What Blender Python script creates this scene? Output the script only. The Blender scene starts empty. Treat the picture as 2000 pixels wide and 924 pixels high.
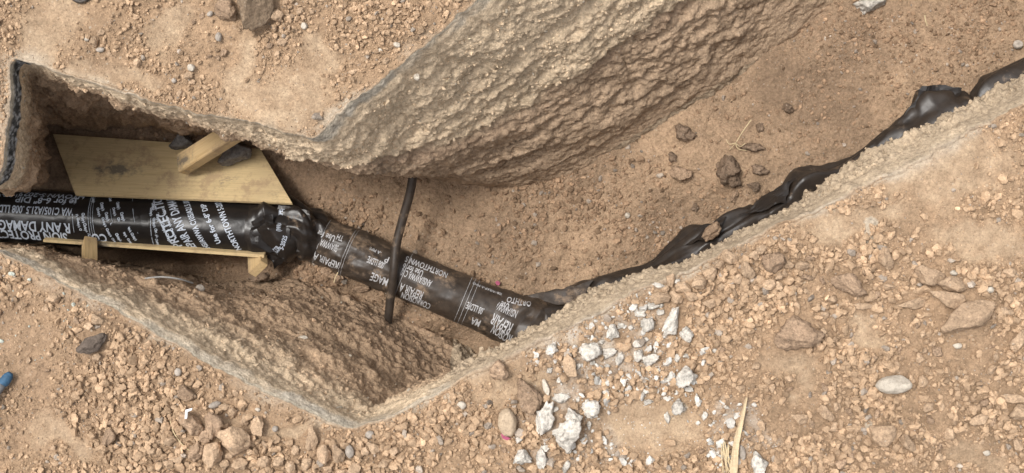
import bpy, bmesh, math, random
import numpy as np
from mathutils import Vector, Matrix
rng = np.random.default_rng(7)
random.seed(7)
SC = bpy.context.scene
COL = SC.collection

# ------------------------------------------------------------------ camera
H, FPX, CX, CY = 4.6, 2375.0, 1000.0, 462.0      # camera height, focal length in photo pixels, centre
cam = bpy.data.cameras.new('camera'); cam_o = bpy.data.objects.new('camera', cam); COL.objects.link(cam_o)
cam_o.location = (0, 0, H); cam_o.rotation_euler = (0, 0, 0)
cam.sensor_width = 36.0; cam.lens = 36.0*FPX/2000.0; cam.clip_end = 200; cam.clip_start = 0.05
SC.camera = cam_o
# ------------------------------------------------------------------ world, sun, exposure
SUN_EL, SUN_AZ = math.radians(67), math.radians(-66)      # azimuth clockwise from +Y
world = bpy.data.worlds.new('World'); SC.world = world; world.use_nodes = True
wn = world.node_tree.nodes; wl = world.node_tree.links
bg = wn['Background']
sky = wn.new('ShaderNodeTexSky'); sky.sky_type = 'NISHITA'; sky.sun_disc = False
sky.sun_elevation = SUN_EL; sky.sun_rotation = SUN_AZ; sky.dust_density = 4.0; sky.air_density = 1.0
hsv = wn.new('ShaderNodeHueSaturation'); hsv.inputs['Saturation'].default_value = 0.22
wl.new(sky.outputs[0], hsv.inputs['Color']); wl.new(hsv.outputs[0], bg.inputs[0])
bg.inputs[1].default_value = 0.145
sun = bpy.data.lights.new('sun', 'SUN'); sun_o = bpy.data.objects.new('sun', sun); COL.objects.link(sun_o)
sun.energy = 1.3; sun.angle = math.radians(12); sun.color = (1.0, 0.97, 0.92)
sd = Vector((math.sin(SUN_AZ)*math.cos(SUN_EL), math.cos(SUN_AZ)*math.cos(SUN_EL), math.sin(SUN_EL)))
sun_o.rotation_euler = sd.to_track_quat('Z', 'Y').to_euler(); sun_o.location = sd*10
SC.view_settings.view_transform = 'Standard'; SC.view_settings.look = 'None'
SC.view_settings.gamma = 1.0; SC.view_settings.exposure = 0.80

# ------------------------------------------------------------------ helpers
def W(px, py, z=0.0):
    """place in the ground plan: photo pixel at height z -> world point"""
    k = (H - z)/FPX
    return np.array([(px-CX)*k, (CY-py)*k, z])

def hash3(ix, iy, iz, seed=0):
    n = (ix.astype(np.int64)*73856093) ^ (iy.astype(np.int64)*19349663) ^ (iz.astype(np.int64)*83492791) ^ (seed*2654435761)
    n &= 0xffffffff
    n = ((n ^ (n >> 16))*0x45d9f3b) & 0xffffffff
    n = ((n ^ (n >> 16))*0x45d9f3b) & 0xffffffff
    n = n ^ (n >> 16)
    return (n & 0xffffff)/float(0xffffff)

def vnoise(P, seed=0):
    P = np.asarray(P, dtype=np.float64)
    i = np.floor(P).astype(np.int64); f = P-i
    u = f*f*f*(f*(f*6-15)+10)
    r = 0
    for dx in (0, 1):
        wx = u[:, 0] if dx else 1-u[:, 0]
        for dy in (0, 1):
            wy = u[:, 1] if dy else 1-u[:, 1]
            for dz in (0, 1):
                wz = u[:, 2] if dz else 1-u[:, 2]
                r = r + wx*wy*wz*hash3(i[:, 0]+dx, i[:, 1]+dy, i[:, 2]+dz, seed)
    return r*2-1

def fbm(P, freq, octv=4, gain=0.5, seed=0):
    P = np.asarray(P)*freq; a = 1.0; r = 0; t = 0
    for o in range(octv):
        r = r + a*vnoise(P*(2.03**o)+o*17.3, seed+o); t += a; a *= gain
    return r/t*1.6

def worley(P, freq, seed=0, want2=False):
    P = np.asarray(P)*freq
    i = np.floor(P).astype(np.int64); f = P-i
    d1 = np.full(len(P), 9.0); d2 = np.full(len(P), 9.0); idv = np.zeros(len(P))
    for dx in (-1, 0, 1):
        for dy in (-1, 0, 1):
            for dz in (-1, 0, 1):
                a, b, c = i[:, 0]+dx, i[:, 1]+dy, i[:, 2]+dz
                px = dx+hash3(a, b, c, seed)-f[:, 0]; py = dy+hash3(a, b, c, seed+1)-f[:, 1]; pz = dz+hash3(a, b, c, seed+2)-f[:, 2]
                d = np.sqrt(px*px+py*py+pz*pz)
                n = d < d1
                d2 = np.where(n, d1, np.minimum(d2, d)); d1 = np.where(n, d, d1)
                idv = np.where(n, hash3(a, b, c, seed+3), idv)
    return (d1, d2, idv) if want2 else d1

def sstep(a, b, x):
    t = np.clip((x-a)/(b-a), 0, 1); return t*t*(3-2*t)

def mesh_arrays(name, V, F, smooth=True, mats=(), mat_idx=None, col=None):
    V = np.asarray(V, dtype=np.float32); F = np.asarray(F, dtype=np.int32)
    me = bpy.data.meshes.new(name); k = F.shape[1]
    me.vertices.add(len(V)); me.vertices.foreach_set('co', V.ravel())
    me.loops.add(F.size); me.loops.foreach_set('vertex_index', F.ravel())
    me.polygons.add(len(F)); me.polygons.foreach_set('loop_start', np.arange(len(F), dtype=np.int32)*k)
    me.polygons.foreach_set('loop_total', np.full(len(F), k, dtype=np.int32))
    me.polygons.foreach_set('use_smooth', np.full(len(F), smooth))
    for m in mats: me.materials.append(m)
    if mat_idx is not None: me.polygons.foreach_set('material_index', np.asarray(mat_idx, dtype=np.int32))
    if col is not None:
        at = me.attributes.new('Col', 'FLOAT_COLOR', 'POINT')
        c = np.ones((len(V), 4), dtype=np.float32); c[:, :3] = col
        at.data.foreach_set('color', c.ravel())
    me.update(calc_edges=True); me.validate()
    return me

def link(name, me, parent=None, loc=None):
    o = bpy.data.objects.new(name, me); COL.objects.link(o)
    if parent is not None: o.parent = parent
    if loc is not None: o.location = loc
    return o

def tag(o, label, cat, group=None):
    o['label'] = label; o['category'] = cat
    if group: o['group'] = group
    return o

def empty(name, loc=(0, 0, 0)):
    o = bpy.data.objects.new(name, None); o.location = loc; o.empty_display_size = 0.05; COL.objects.link(o); return o

def grid_faces(nr, nc, wrap=False):
    r = np.arange(nr-1)[:, None]; c = np.arange(nc if wrap else nc-1)[None, :]
    c2 = (c+1) % nc
    return np.stack([r*nc+c, r*nc+c2, (r+1)*nc+c2, (r+1)*nc+c], -1).reshape(-1, 4)

# ------------------------------------------------------------------ materials
class NT:
    def __init__(s, name):
        s.m = bpy.data.materials.new(name); s.m.use_nodes = True
        s.n = s.m.node_tree.nodes; s.l = s.m.node_tree.links; s.p = s.n['Principled BSDF']
        s.p.inputs['Specular IOR Level'].default_value = 0.25
    def new(s, t, **kw):
        n = s.n.new(t)
        for k, v in kw.items():
            if hasattr(n, k): setattr(n, k, v)
            else: n.inputs[k].default_value = v
        return n
    def coord(s, scale=(1, 1, 1), obj=True):
        c = s.new('ShaderNodeTexCoord') if obj else None
        if not obj:
            c = s.new('ShaderNodeNewGeometry'); out = c.outputs['Position']
        else: out = c.outputs['Object']
        mp = s.new('ShaderNodeMapping'); mp.inputs['Scale'].default_value = scale
        s.l.new(out, mp.inputs[0]); return mp.outputs[0]
    def noise(s, vec, scale, detail=4, rough=0.55):
        n = s.new('ShaderNodeTexNoise', Scale=scale, Detail=detail, Roughness=rough); s.l.new(vec, n.inputs['Vector']); return n.outputs['Fac']
    def ramp(s, fac, stops):
        r = s.new('ShaderNodeValToRGB'); e = r.color_ramp.elements
        while len(e) > 1: e.remove(e[-1])
        e[0].position = stops[0][0]; e[0].color = (*stops[0][1], 1)
        for p, c in stops[1:]:
            q = e.new(p); q.color = (*c, 1)
        s.l.new(fac, r.inputs[0]); return r.outputs[0]
    def mix(s, fac, a, b, mode='MIX'):
        m = s.new('ShaderNodeMix'); m.data_type = 'RGBA'; m.blend_type = mode
        for sock, v in ((m.inputs[0], fac), (m.inputs[6], a), (m.inputs[7], b)):
            if isinstance(v, (int, float)): sock.default_value = v
            elif isinstance(v, tuple): sock.default_value = (*v, 1)
            else: s.l.new(v, sock)
        return m.outputs[2]
    def bump(s, h, strength=0.4, dist=0.004):
        b = s.new('ShaderNodeBump', Strength=strength, Distance=dist); s.l.new(h, b.inputs['Height']); s.l.new(b.outputs[0], s.p.inputs['Normal']); return b
    def base(s, c):
        if isinstance(c, tuple): s.p.inputs['Base Color'].default_value = (*c, 1)
        else: s.l.new(c, s.p.inputs['Base Color'])

def g(v): return (v, v, v)
def mat_dirt(name, rough=0.95, var=0.35, bscale=220, bump=0.5, dist=0.004, use_col=True, base=(0.3, 0.2, 0.12), speck=True):
    t = NT(name); v = t.coord(obj=False)
    if use_col:
        a = t.new('ShaderNodeAttribute', attribute_name='Col'); c = a.outputs['Color']
    else:
        oi = t.new('ShaderNodeObjectInfo')
        c = t.ramp(oi.outputs['Random'], [(0, tuple(x*0.84 for x in base)), (0.5, base), (1, tuple(min(1, x*1.12) for x in base))])
    n1 = t.noise(v, 60, 5, 0.65); n2 = t.noise(v, bscale*.5, 5, 0.75); n3 = t.noise(v, 14, 3)
    c = t.mix(1.0, c, t.ramp(n1, [(0.25, g(1-var)), (0.7, g(1+var*0.35))]), 'MULTIPLY')
    c = t.mix(1.0, c, t.ramp(n2, [(0.32, g(0.66)), (0.47, g(.97)), (0.68, g(1.16))]), 'MULTIPLY')
    c = t.mix(1.0, c, t.ramp(n3, [(0.3, g(0.86)), (0.7, g(1.06))]), 'MULTIPLY')
    if speck:
        vo = t.new('ShaderNodeTexVoronoi', Scale=150); t.l.new(v, vo.inputs['Vector'])
        sp = t.ramp(vo.outputs['Color'], [(0.0, g(0.0)), (0.90, g(0.0)), (0.97, g(0.4))])
        c = t.mix(sp, c, (0.52, 0.45, 0.36))
    t.base(c); t.p.inputs['Roughness'].default_value = rough
    t.p.inputs['Specular IOR Level'].default_value = 0.15
    nb = t.noise(v, bscale*0.42, 7, 0.72)
    vb = t.new('ShaderNodeTexVoronoi', Scale=bscale*0.55); t.l.new(v, vb.inputs['Vector'])
    hb = t.new('ShaderNodeMath', operation='MULTIPLY_ADD'); t.l.new(vb.outputs['Distance'], hb.inputs[0]); hb.inputs[1].default_value = -0.35; t.l.new(nb, hb.inputs[2])
    t.bump(hb.outputs[0], min(1.0, bump*0.75), dist*2.4)
    return t.m

M = {}
M['ground'] = mat_dirt('loose_tan_dirt', bscale=260, bump=0.7, dist=0.004)
M['wall'] = mat_dirt('cut_earth', bscale=170, bump=0.85, dist=0.005, var=0.42)
M['floor'] = mat_dirt('trench_floor_dirt', bscale=170, bump=1.1, dist=0.005)
M['grit'] = mat_dirt('grit', bscale=300, bump=0.6, dist=0.003, var=0.25, speck=False)
TAN = (0.46, 0.322, 0.21)
M['clod'] = mat_dirt('tan_clod', use_col=False, base=TAN, bscale=240, bump=0.8, dist=0.004, var=0.3)
M['clod_brown'] = mat_dirt('brown_clod', use_col=False, base=(0.385, 0.265, 0.175), bscale=240, bump=0.8, dist=0.005, var=0.4)
M['clod_dark'] = mat_dirt('damp_clod', use_col=False, base=(0.25, 0.175, 0.12), bscale=200, bump=0.9, dist=0.006, var=0.45)
M['concrete'] = mat_dirt('broken_concrete', use_col=False, base=(0.58, 0.53, 0.46), bscale=120, bump=0.8, dist=0.005, var=0.42, rough=0.9, speck=False)
M['pebble'] = mat_dirt('grey_pebble', use_col=False, base=(0.36, 0.31, 0.26), bscale=200, bump=0.3, dist=0.002, var=0.3, rough=0.7)
M['white_pebble'] = mat_dirt('white_pebble', use_col=False, base=(0.52, 0.455, 0.37), bscale=200, bump=0.3, dist=0.002, var=0.2, rough=0.7, speck=False)
M['boulder'] = mat_dirt('slate_boulder', use_col=False, base=(0.19, 0.175, 0.16), bscale=120, bump=0.5, dist=0.004, var=0.4, rough=0.75, speck=False)
M['rock_brown'] = mat_dirt('dusty_brown_rock', use_col=False, base=(0.27, 0.195, 0.13), bscale=150, bump=.9, dist=.006, var=.5)
M['tan_stone'] = mat_dirt('smooth_tan_stone', use_col=False, base=(0.45, 0.345, 0.24), bscale=200, bump=.4, dist=.003, var=.3)
M['asphalt'] = mat_dirt('asphalt_lump', use_col=False, base=(0.16, 0.125, 0.10), bscale=150, bump=1.0, dist=0.006, var=0.5)

def mat_plastic(name, dirt=0.1, rough=0.22):
    t = NT(name); v = t.coord(obj=False)
    n = t.noise(v, 9, 6, 0.7); n2 = t.noise(v, 60, 4, 0.6)
    f = t.ramp(n, [(0.66-dirt*0.32, g(0)), (0.76-dirt*0.2, g(0.8))])
    fine = t.ramp(n2, [(0.25, g(0.25)), (0.6, g(1))])
    f = t.mix(1.0, f, fine, 'MULTIPLY')
    film = t.ramp(t.noise(v, 22, 5, 0.65), [(0.3, g(dirt*.35)), (0.75, g(min(1.0, dirt*1.1)))])
    c = t.mix(film, (0.010, 0.009, 0.009), (0.16, 0.115, 0.08))
    c = t.mix(f, c, (0.33, 0.23, 0.15)); t.base(c)
    rr = t.mix(f, g(rough), g(0.85)); rr = t.mix(film, rr, g(0.6)); t.l.new(rr, t.p.inputs['Roughness'])
    t.p.inputs['Specular IOR Level'].default_value = 0.32
    t.bump(t.noise(v, 35, 3), 0.25, 0.004)
    return t.m
M['plastic_run'] = mat_plastic('creased_black_film', 0.2, 0.33)
M['plastic'] = mat_plastic('black_polyethylene', 0.06, 0.30)
M['plastic_dusty'] = mat_plastic('dusty_black_polyethylene', 0.36, 0.34)
M['plastic_mid'] = mat_plastic('black_polyethylene_lightly_dusty', 0.12, 0.30)
def mat_plain(name, c, rough=0.6, nscale=80, var=0.25):
    t = NT(name); v = t.coord()
    t.base(t.mix(1.0, c, t.ramp(t.noise(v, nscale, 5, 0.65), [(0.3, g(1-var)), (0.7, g(1.05))]), 'MULTIPLY'))
    t.p.inputs['Roughness'].default_value = rough; return t.m
M['ink'] = mat_plain('white_print', (0.55, 0.6, 0.68), 0.5, 150, 0.35)
M['ink_dusty'] = mat_plain('dusty_white_print', (0.52, 0.51, 0.51), 0.6, 90, 0.45)
M['hose'] = mat_plastic('black_service_tube', 0.3, 0.4)
M['straw'] = mat_plain('dry_straw', (0.55, 0.43, 0.26), 0.7)
M['splinter'] = None
def mat_wood(name, c1, c2, stain=True, axis=(1, 14, 14)):
    t = NT(name); v = t.coord(axis)
    n = t.noise(v, 6, 6, 0.65); c = t.ramp(n, [(0.25, c2), (0.5, c1), (0.8, tuple(x*1.06 for x in c1))])
    v2 = t.coord((1, 60, 60)); c = t.mix(1.0, c, t.ramp(t.noise(v2, 5, 4), [(0.3, g(0.86)), (0.6, g(1.04))]), 'MULTIPLY')
    if stain:
        v3 = t.coord((1, 1, 1))
        s1 = t.ramp(t.noise(v3, 5.5, 5, 0.7), [(0.56, g(0)), (0.72, g(0.6))])
        s2 = t.ramp(t.noise(t.coord((1, 2.5, 1)), 70, 3, 0.6), [(0.42, g(0)), (0.58, g(1))])
        c = t.mix(t.mix(1.0, s1, s2, 'MULTIPLY'), c, (0.12, 0.10, 0.08))
        vs = t.new('ShaderNodeVectorMath', operation='SUBTRACT'); t.l.new(v3, vs.inputs[0]); vs.inputs[1].default_value = (-.25, -.01, 0)
        vm = t.new('ShaderNodeMapping'); vm.inputs['Rotation'].default_value = (0, 0, .75); vm.inputs['Scale'].default_value = (2.6, 6.5, 1); t.l.new(vs.outputs[0], vm.inputs[0])
        ln = t.new('ShaderNodeVectorMath', operation='LENGTH'); t.l.new(vm.outputs[0], ln.inputs[0])
        ad = t.new('ShaderNodeMath', operation='MULTIPLY_ADD'); t.l.new(t.noise(v3, 24, 5, .7), ad.inputs[0]); ad.inputs[1].default_value = 1.3; t.l.new(ln.outputs['Value'], ad.inputs[2])
        blot = t.ramp(ad.outputs[0], [(.72, g(.85)), (.78, g(.5)), (1.0, g(0))])
        c = t.mix(blot, c, (0.13, 0.115, 0.095))
        d = t.ramp(t.noise(v3, 3.2, 4, 0.6), [(0.45, g(0)), (0.8, g(0.5))]); c = t.mix(d, c, (0.36, 0.26, 0.16)); c = t.mix(t.ramp(t.noise(v3, 7.5, 6, .75), [(.52, g(0)), (.62, g(.55))]), c, (0.30, 0.20, 0.125))
    t.base(c); t.p.inputs['Roughness'].default_value = 0.75
    t.bump(n, 0.15, 0.002); return t.m
M['ply'] = mat_wood('weathered_plywood', (0.60, 0.455, 0.245), (0.48, 0.345, 0.175))
M['lumber'] = mat_wood('pine_lumber', (0.56, 0.40, 0.21), (0.42, 0.27, 0.12), stain=True)
M['splinter'] = mat_wood('split_wood', (0.52, 0.40, 0.25), (0.33, 0.24, 0.14), stain=False, axis=(20, 2, 20))
M['blue'] = mat_plain('blue_plastic', (0.04, 0.10, 0.17), 0.6, 60, 0.4)
M['greyrod'] = mat_plain('grey_rod', (0.14, 0.14, 0.14), 0.7)
M['pink'] = mat_plain('magenta_paint', (0.36, 0.09, 0.15), 0.9)
M['paper'] = mat_plain('white_flake', (0.82, 0.82, 0.82), 0.7)
M['cable'] = mat_plain('grey_wire', (0.30, 0.29, 0.27), 0.6)

# ------------------------------------------------------------------ trench plan: stations round the rim
# each station: [ (px,py,z) ... ] rim, under the cut edge, four steps down the face, foot under the floor
def st(*rows): return [W(*r) for r in rows]
def lin(top, bot, fr=((.045, -.05), (.30, -.38), (.52, -.62), (.78, -.95), (1.0, -1.22)), zb=-1.5):
    rows = [(top[0], top[1], 0)]
    for f, z in fr: rows.append((top[0]+(bot[0]-top[0])*f, top[1]+(bot[1]-top[1])*f, z))
    rows.append((bot[0]+(bot[0]-top[0])*.06, bot[1]+(bot[1]-top[1])*.06, zb)); return st(*rows)
def south(top, crest, back=95):
    n = (0.454, 0.891); top = (top[0]+n[0]*10, top[1]+n[1]*10); crest = (crest[0]+n[0]*9, crest[1]+n[1]*9)
    def off(k): return (crest[0]+n[0]*k, crest[1]+n[1]*k)
    mid = ((top[0]*.45+crest[0]*.55), (top[1]*.45+crest[1]*.55))
    return st((top[0], top[1], 0), (*mid, -.07), (*crest, -.27), (*off(22), -.48), (*off(back*.75), -.8), (*off(back), -1.2), (*off(back), -1.5))
STN = [
 # north wall, from beyond the right edge of the view to the north corner
 (0, lin((2300, -1100), (2900, -1000))), (0, lin((1500, -470), (2020, -300))),
 (1, lin((1120, -157), (1640, 2))), (1, lin((930, 2), (1440, 165))), (1, lin((772, 132), (1232, 288))),
 (1, lin((690, 200), (1100, 345), fr=((.045, -.05), (.28, -.36), (.5, -.6), (.78, -.95), (1, -1.22)))),
 (1, st((622, 262, 0), (650, 268, -.055), (735, 300, -.34), (820, 326, -.6), (915, 350, -.95), (985, 366, -1.22), (1000, 372, -1.5))),
 (1, st((606, 268, 0), (618, 275, -.08), (668, 318, -.30), (740, 344, -.5), (780, 336, -.8), (800, 338, -1.2), (810, 342, -1.5))),
 (1, st((540, 254, 0), (545, 261, -.07), (552, 303, -.26), (562, 292, -.42), (600, 296, -.75), (625, 310, -1.2), (625, 315, -1.5))),
 (1, st((480, 239, 0), (483, 246, -.07), (484, 274, -.24), (486, 256, -.40), (492, 252, -.75), (498, 268, -1.05), (500, 285, -1.5))),
 (1, st((400, 221, 0), (402, 228, -.06), (403, 245, -.22), (402, 228, -.38), (404, 230, -.7), (406, 252, -1.0), (410, 285, -1.5))),
 (1, st((300, 199, 0), (302, 206, -.06), (304, 219, -.20), (302, 204, -.36), (302, 212, -.62), (310, 240, -.9), (318, 282, -1.5))),
 (1, st((190, 165, 0), (193, 170, -.05), (198, 180, -.16), (195, 172, -.32), (205, 194, -.55), (222, 226, -.85), (240, 275, -1.5))),
 (1, st((110, 139, 0), (114, 142, -.05), (124, 152, -.20), (134, 168, -.38), (152, 196, -.62), (180, 236, -.9), (205, 280, -1.5))),
 (1, st((26, 116, 0), (44, 124, -.085), (58, 144, -.25), (68, 168, -.45), (80, 198, -.7), (92, 232, -.95), (98, 265, -1.5))),
 (1, st((18, 180, 0), (39, 184, -.085), (54, 194, -.28), (66, 212, -.50), (76, 236, -.75), (88, 262, -1.0), (94, 285, -1.5))),
 (1, st((13, 260, 0), (36, 264, -.085), (52, 270, -.28), (64, 280, -.50), (76, 294, -.75), (88, 312, -1.0), (94, 330, -1.5))),
 (1, st((5, 345, 0), (26, 348, -.085), (44, 350, -.28), (60, 350, -.50), (74, 350, -.75), (84, 350, -1.0), (88, 352, -1.5))),
 (1, st((-6, 362, 0), (-2, 364, -.085), (5, 360, -.28), (12, 356, -.50), (20, 352, -.75), (24, 352, -1.0), (25, 352, -1.5))),
 (0, st((-160, 356, 0), (-160, 357, -.085), (-160, 357, -.28), (-160, 353, -.50), (-160, 348, -.75), (-160, 346, -1.0), (-160, 346, -1.5))),
 (0, st((-700, 340, 0), (-700, 341, -.085), (-698, 344, -.28), (-696, 344, -.50), (-690, 340, -.75), (-690, 340, -1.0), (-690, 340, -1.5))),
 (0, st((-710, 500, 0), (-700, 499, -.085), (-700, 497, -.28), (-696, 495, -.50), (-690, 493, -.75), (-690, 488, -1.0), (-690, 480, -1.5))),
 (0, st((-160, 496, 0), (-160, 494, -.085), (-160, 490, -.28), (-158, 487, -.50), (-155, 484, -.75), (-150, 482, -1.0), (-150, 480, -1.5))),
 (1, st((-10, 489, 0), (6, 483, -.085), (34, 480, -.28), (52, 480, -.45), (62, 482, -.8), (68, 484, -1.1), (70, 484, -1.5))),
 (1, st((60, 520, 0), (80, 511, -.055), (104, 504, -.28), (122, 500, -.44), (130, 498, -.9), (134, 496, -1.2), (136, 494, -1.9))),
 (1, st((130, 556, 0), (152, 545, -.055), (180, 534, -.3), (198, 524, -.45), (206, 518, -.9), (210, 514, -1.3), (212, 512, -1.9))),
 (1, st((260, 622, 0), (284, 607, -.055), (322, 582, -.33), (350, 562, -.50), (360, 550, -1.0), (362, 545, -1.35), (362, 542, -1.9))),
 (1, st((350, 673, 0), (373, 656, -.055), (412, 622, -.35), (440, 588, -.55), (455, 566, -1.0), (462, 556, -1.3), (466, 550, -1.9))),
 (1, st((430, 721, 0), (454, 704, -.055), (500, 655, -.38), (548, 600, -.7), (575, 562, -1.0), (590, 540, -1.22), (600, 530, -1.6))),
 (1, st((560, 785, 0), (584, 768, -.055), (640, 722, -.38), (700, 664, -.72), (735, 625, -1.0), (755, 596, -1.24), (765, 585, -1.6))),
 (1, st((650, 822, 0), (672, 806, -.055), (715, 772, -.38), (780, 722, -.74), (835, 690, -1.02), (880, 660, -1.26), (895, 650, -1.6))),
 (1, st((688, 838, 0), (702, 822, -.055), (742, 795, -.36), (812, 748, -.72), (880, 712, -1.02), (930, 690, -1.26), (950, 690, -1.6))),
 (1, st((730, 820, 0), (738, 810, -.08), (775, 780, -.34), (840, 745, -.6), (905, 725, -.95), (950, 712, -1.26), (970, 715, -1.6))),
 (1, south((800, 785), (826, 742), 40)), (1, south((900, 732), (896, 702), 60)), (1, south((975, 693), (964, 670), 80)),
 (1, south((1051, 651), (1036, 628))), (1, south((1110, 626), (1096, 594))), (1, south((1175, 597), (1160, 556))),
 (1, south((1225, 568), (1221, 541))), (1, south((1281, 541), (1268, 522))), (1, south((1340, 515), (1322, 509))),
 (1, south((1409, 480), (1386, 482))), (1, south((1470, 452), (1432, 450))), (1, south((1532, 424), (1506, 417))),
 (1, south((1600, 391), (1566, 384))), (1, south((1670, 357), (1612, 340))), (1, south((1745, 319), (1700, 292))),
 (1, south((1839, 272), (1800, 240))), (1, south((1905, 237), (1868, 208))), (1, south((1964, 205), (1936, 178))),
 (1, south((2040, 166), (2010, 140))), (0, south((2420, -30), (2390, -55))), (0, south((3300, -480), (3270, -505))),
]
NST = len(STN)
stn = np.array([s for _, s in STN])               # NST x 7 x 3
vis = [v for v, _ in STN]
cols = []                                          # column samples (closed loop)
for i in range(NST):
    a, b = stn[i], stn[(i+1) % NST]
    L = max(np.linalg.norm(b[0, :2]-a[0, :2]), np.linalg.norm(b[4, :2]-a[4, :2]))
    n = max(2, int(L/(0.0065 if (vis[i] and vis[(i+1) % NST]) else 0.03)))
    for k in range(n):
        t = k/n; cols.append(a*(1-t)+b*t)
cols = np.array(cols); NC = len(cols)
def smooth_cols(A, it):
    for _ in range(it): A = (np.roll(A, 1, 0)+2*A+np.roll(A, -1, 0))/4
    return A
for r in range(1, 7):
    cols[:, r] = smooth_cols(cols[:, r], 8 if r == 1 else 30)
cols[:, 0] = smooth_cols(cols[:, 0], 3)
_as = ((cols[:, 0, 0] < W(60, 0)[0]) & (cols[:, 0, 1] > W(0, 372)[1]))[:, None]
cols[:, 1] = cols[:, 0]+(cols[:, 1]-cols[:, 0])*np.where(_as, 1.0, .72)
rim = cols[:, 0, :2].copy()
# rim made a little irregular
tang = np.roll(rim, -1, 0)-np.roll(rim, 1, 0); tang /= np.linalg.norm(tang, axis=1)[:, None]+1e-9
area = 0.5*np.sum(rim[:, 0]*np.roll(rim[:, 1], -1)-np.roll(rim[:, 0], -1)*rim[:, 1])
outn = np.stack([tang[:, 1], -tang[:, 0]], 1)*(1 if area > 0 else -1)
rim3 = np.c_[rim, np.zeros(NC)]
jit = 0.009*fbm(rim3, 6, 3, seed=3)+0.006*fbm(rim3, 30, 3, .6, seed=4)
rim = rim+outn*jit[:, None]
cols[:, 0, :2] = rim; cols[:, 1, :2] += outn*jit[:, None]
POLY = rim[::max(1, NC//420)]

def in_poly(x, y, poly=None):
    P = POLY if poly is None else poly
    ins = np.zeros(x.shape, bool); j = len(P)-1
    for i in range(len(P)):
        xi, yi = P[i]; xj, yj = P[j]
        if yi != yj:
            ins ^= ((yi > y) != (yj > y)) & (x < (xj-xi)*(y-yi)/(yj-yi)+xi)
        j = i
    return ins
def dist_poly(x, y):
    d = np.full(x.shape, 9.0); P = POLY[::2]; n = len(P)
    for i in range(n):
        a = P[i]; b = P[(i+1) % n]; ab = b-a; L2 = ab@ab+1e-12
        t = np.clip(((x-a[0])*ab[0]+(y-a[1])*ab[1])/L2, 0, 1)
        d = np.minimum(d, (x-a[0]-t*ab[0])**2+(y-a[1]-t*ab[1])**2)
    return np.sqrt(d)

# ------------------------------------------------------------------ ground heights and colours
# smooth dusty patches and rough loose patches, in plan (photo px, radii px, strength)
SMOOTH = [(95, 60, 60, 95), (200, 170, 110, 30), (560, 190, 130, 75), (345, 75, 40, 40), (640, 110, 40, 60), (470, 120, 30, 60),
          (1850, 330, 190, 80), (1640, 430, 130, 40), (950, 760, 120, 28), (1260, 830, 110, 60), (130, 850, 60, 30),
          (560, 815, 110, 16), (1560, 720, 60, 40), (1700, 640, 50, 40), (1120, 668, 110, 14), (1900, 470, 110, 40), (1920, 900, 70, 30)]
def zone(px, py, Z):
    r = np.zeros(px.shape); Q = np.stack([px/90., py/90., np.zeros(px.shape)], -1).reshape(-1, 3)
    if len(Q):
        px = px+42*fbm(Q, 1.0, 3, .6, seed=5).reshape(px.shape); py = py+34*fbm(Q+31, 1.0, 3, .6, seed=6).reshape(px.shape)
    for cx, cy, rx, ry in Z:
        r = np.maximum(r, 1-sstep(0.55, 1.25, np.sqrt(((px-cx)/rx)**2+((py-cy)/ry)**2)))
    return r
def roughness(x, y):
    px, py = x*FPX/H+CX, CY-y*FPX/H
    return 1-0.93*zone(px, py, SMOOTH)
HEAPS = [(420, 850, 130, 60, .05), (620, 890, 130, 40, .03), (1100, 840, 70, 60, .03), (1860, 590, 110, 60, .04), (1400, 540, 130, 45, .03),
         (500, 20, 90, 60, .03), (1740, 850, 120, 60, .03), (1555, 650, 60, 45, .03), (200, 640, 130, 70, .025), (260, 60, 90, 70, .02), (760, 40, 70, 50, .02)]
def ground_h(x, y, d=None, detail=True):
    P = np.stack([x, y, np.zeros_like(x)], 1)
    px, py = x*FPX/H+CX, CY-y*FPX/H
    if d is None: d = dist_poly(x, y)
    fade = sstep(0.012, 0.075, d); R = roughness(x, y)
    h = 0.012*fbm(P, 2.2, 3, seed=11)
    for cx, cy, rx, ry, a in HEAPS: h = h+a*np.exp(-(((px-cx)/rx)**2+((py-cy)/ry)**2))
    if detail:
        h = h+R*(0.010*fbm(P, 14, 4, 0.6, seed=12)+0.006*(1-worley(P, 34, 20))+0.004*(1-worley(P, 80, 30)))+(1-R)*0.0025*fbm(P, 30, 4, 0.6, seed=14)
    return h*fade+0.004*fade

def ground_colour(x, y, d):
    P = np.stack([x, y, np.zeros_like(x)], 1); R = roughness(x, y)
    tan = np.array([0.39, 0.262, 0.162]); pale = np.array([0.50, 0.375, 0.25]); dark = np.array([0.285, 0.193, 0.12]); cal = np.array([0.47, 0.40, 0.31])
    n = fbm(P, 3.0, 4, 0.55, seed=21); m = fbm(P, 22, 3, 0.6, seed=22)
    w = np.clip(0.5+0.45*n+0.2*m, 0, 1)[:, None]
    c = dark*(1-w)+tan*w
    s = np.clip((1-R)*0.6*(0.7+0.5*m), 0, 1)[:, None]; c = c*(1-s)+pale*s
    e = (1-sstep(0.012, 0.05+0.035*(fbm(P, 5, 3, seed=25)), d))[:, None]*np.clip(0.35+0.6*fbm(P, 6, 3, seed=26), 0.0, 1)[:, None]
    c = c*(1-e)+cal*e
    px, py = x*FPX/H+CX, CY-y*FPX/H
    wp = zone(px, py, [(1180, 690, 150, 90), (1110, 830, 80, 90), (1440, 860, 60, 60)])[:, None]*np.clip(.22+.3*m[:, None], 0, .6); c = c*(1-wp)+np.array([.60, .55, .48])*wp
    dk = zone(px, py, [(110, 700, 190, 190)])[:, None]*0.25*(0.7+0.6*m[:, None]); c = c*(1-dk)+np.array([0.27, 0.18, 0.12])*dk
    return c

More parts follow.
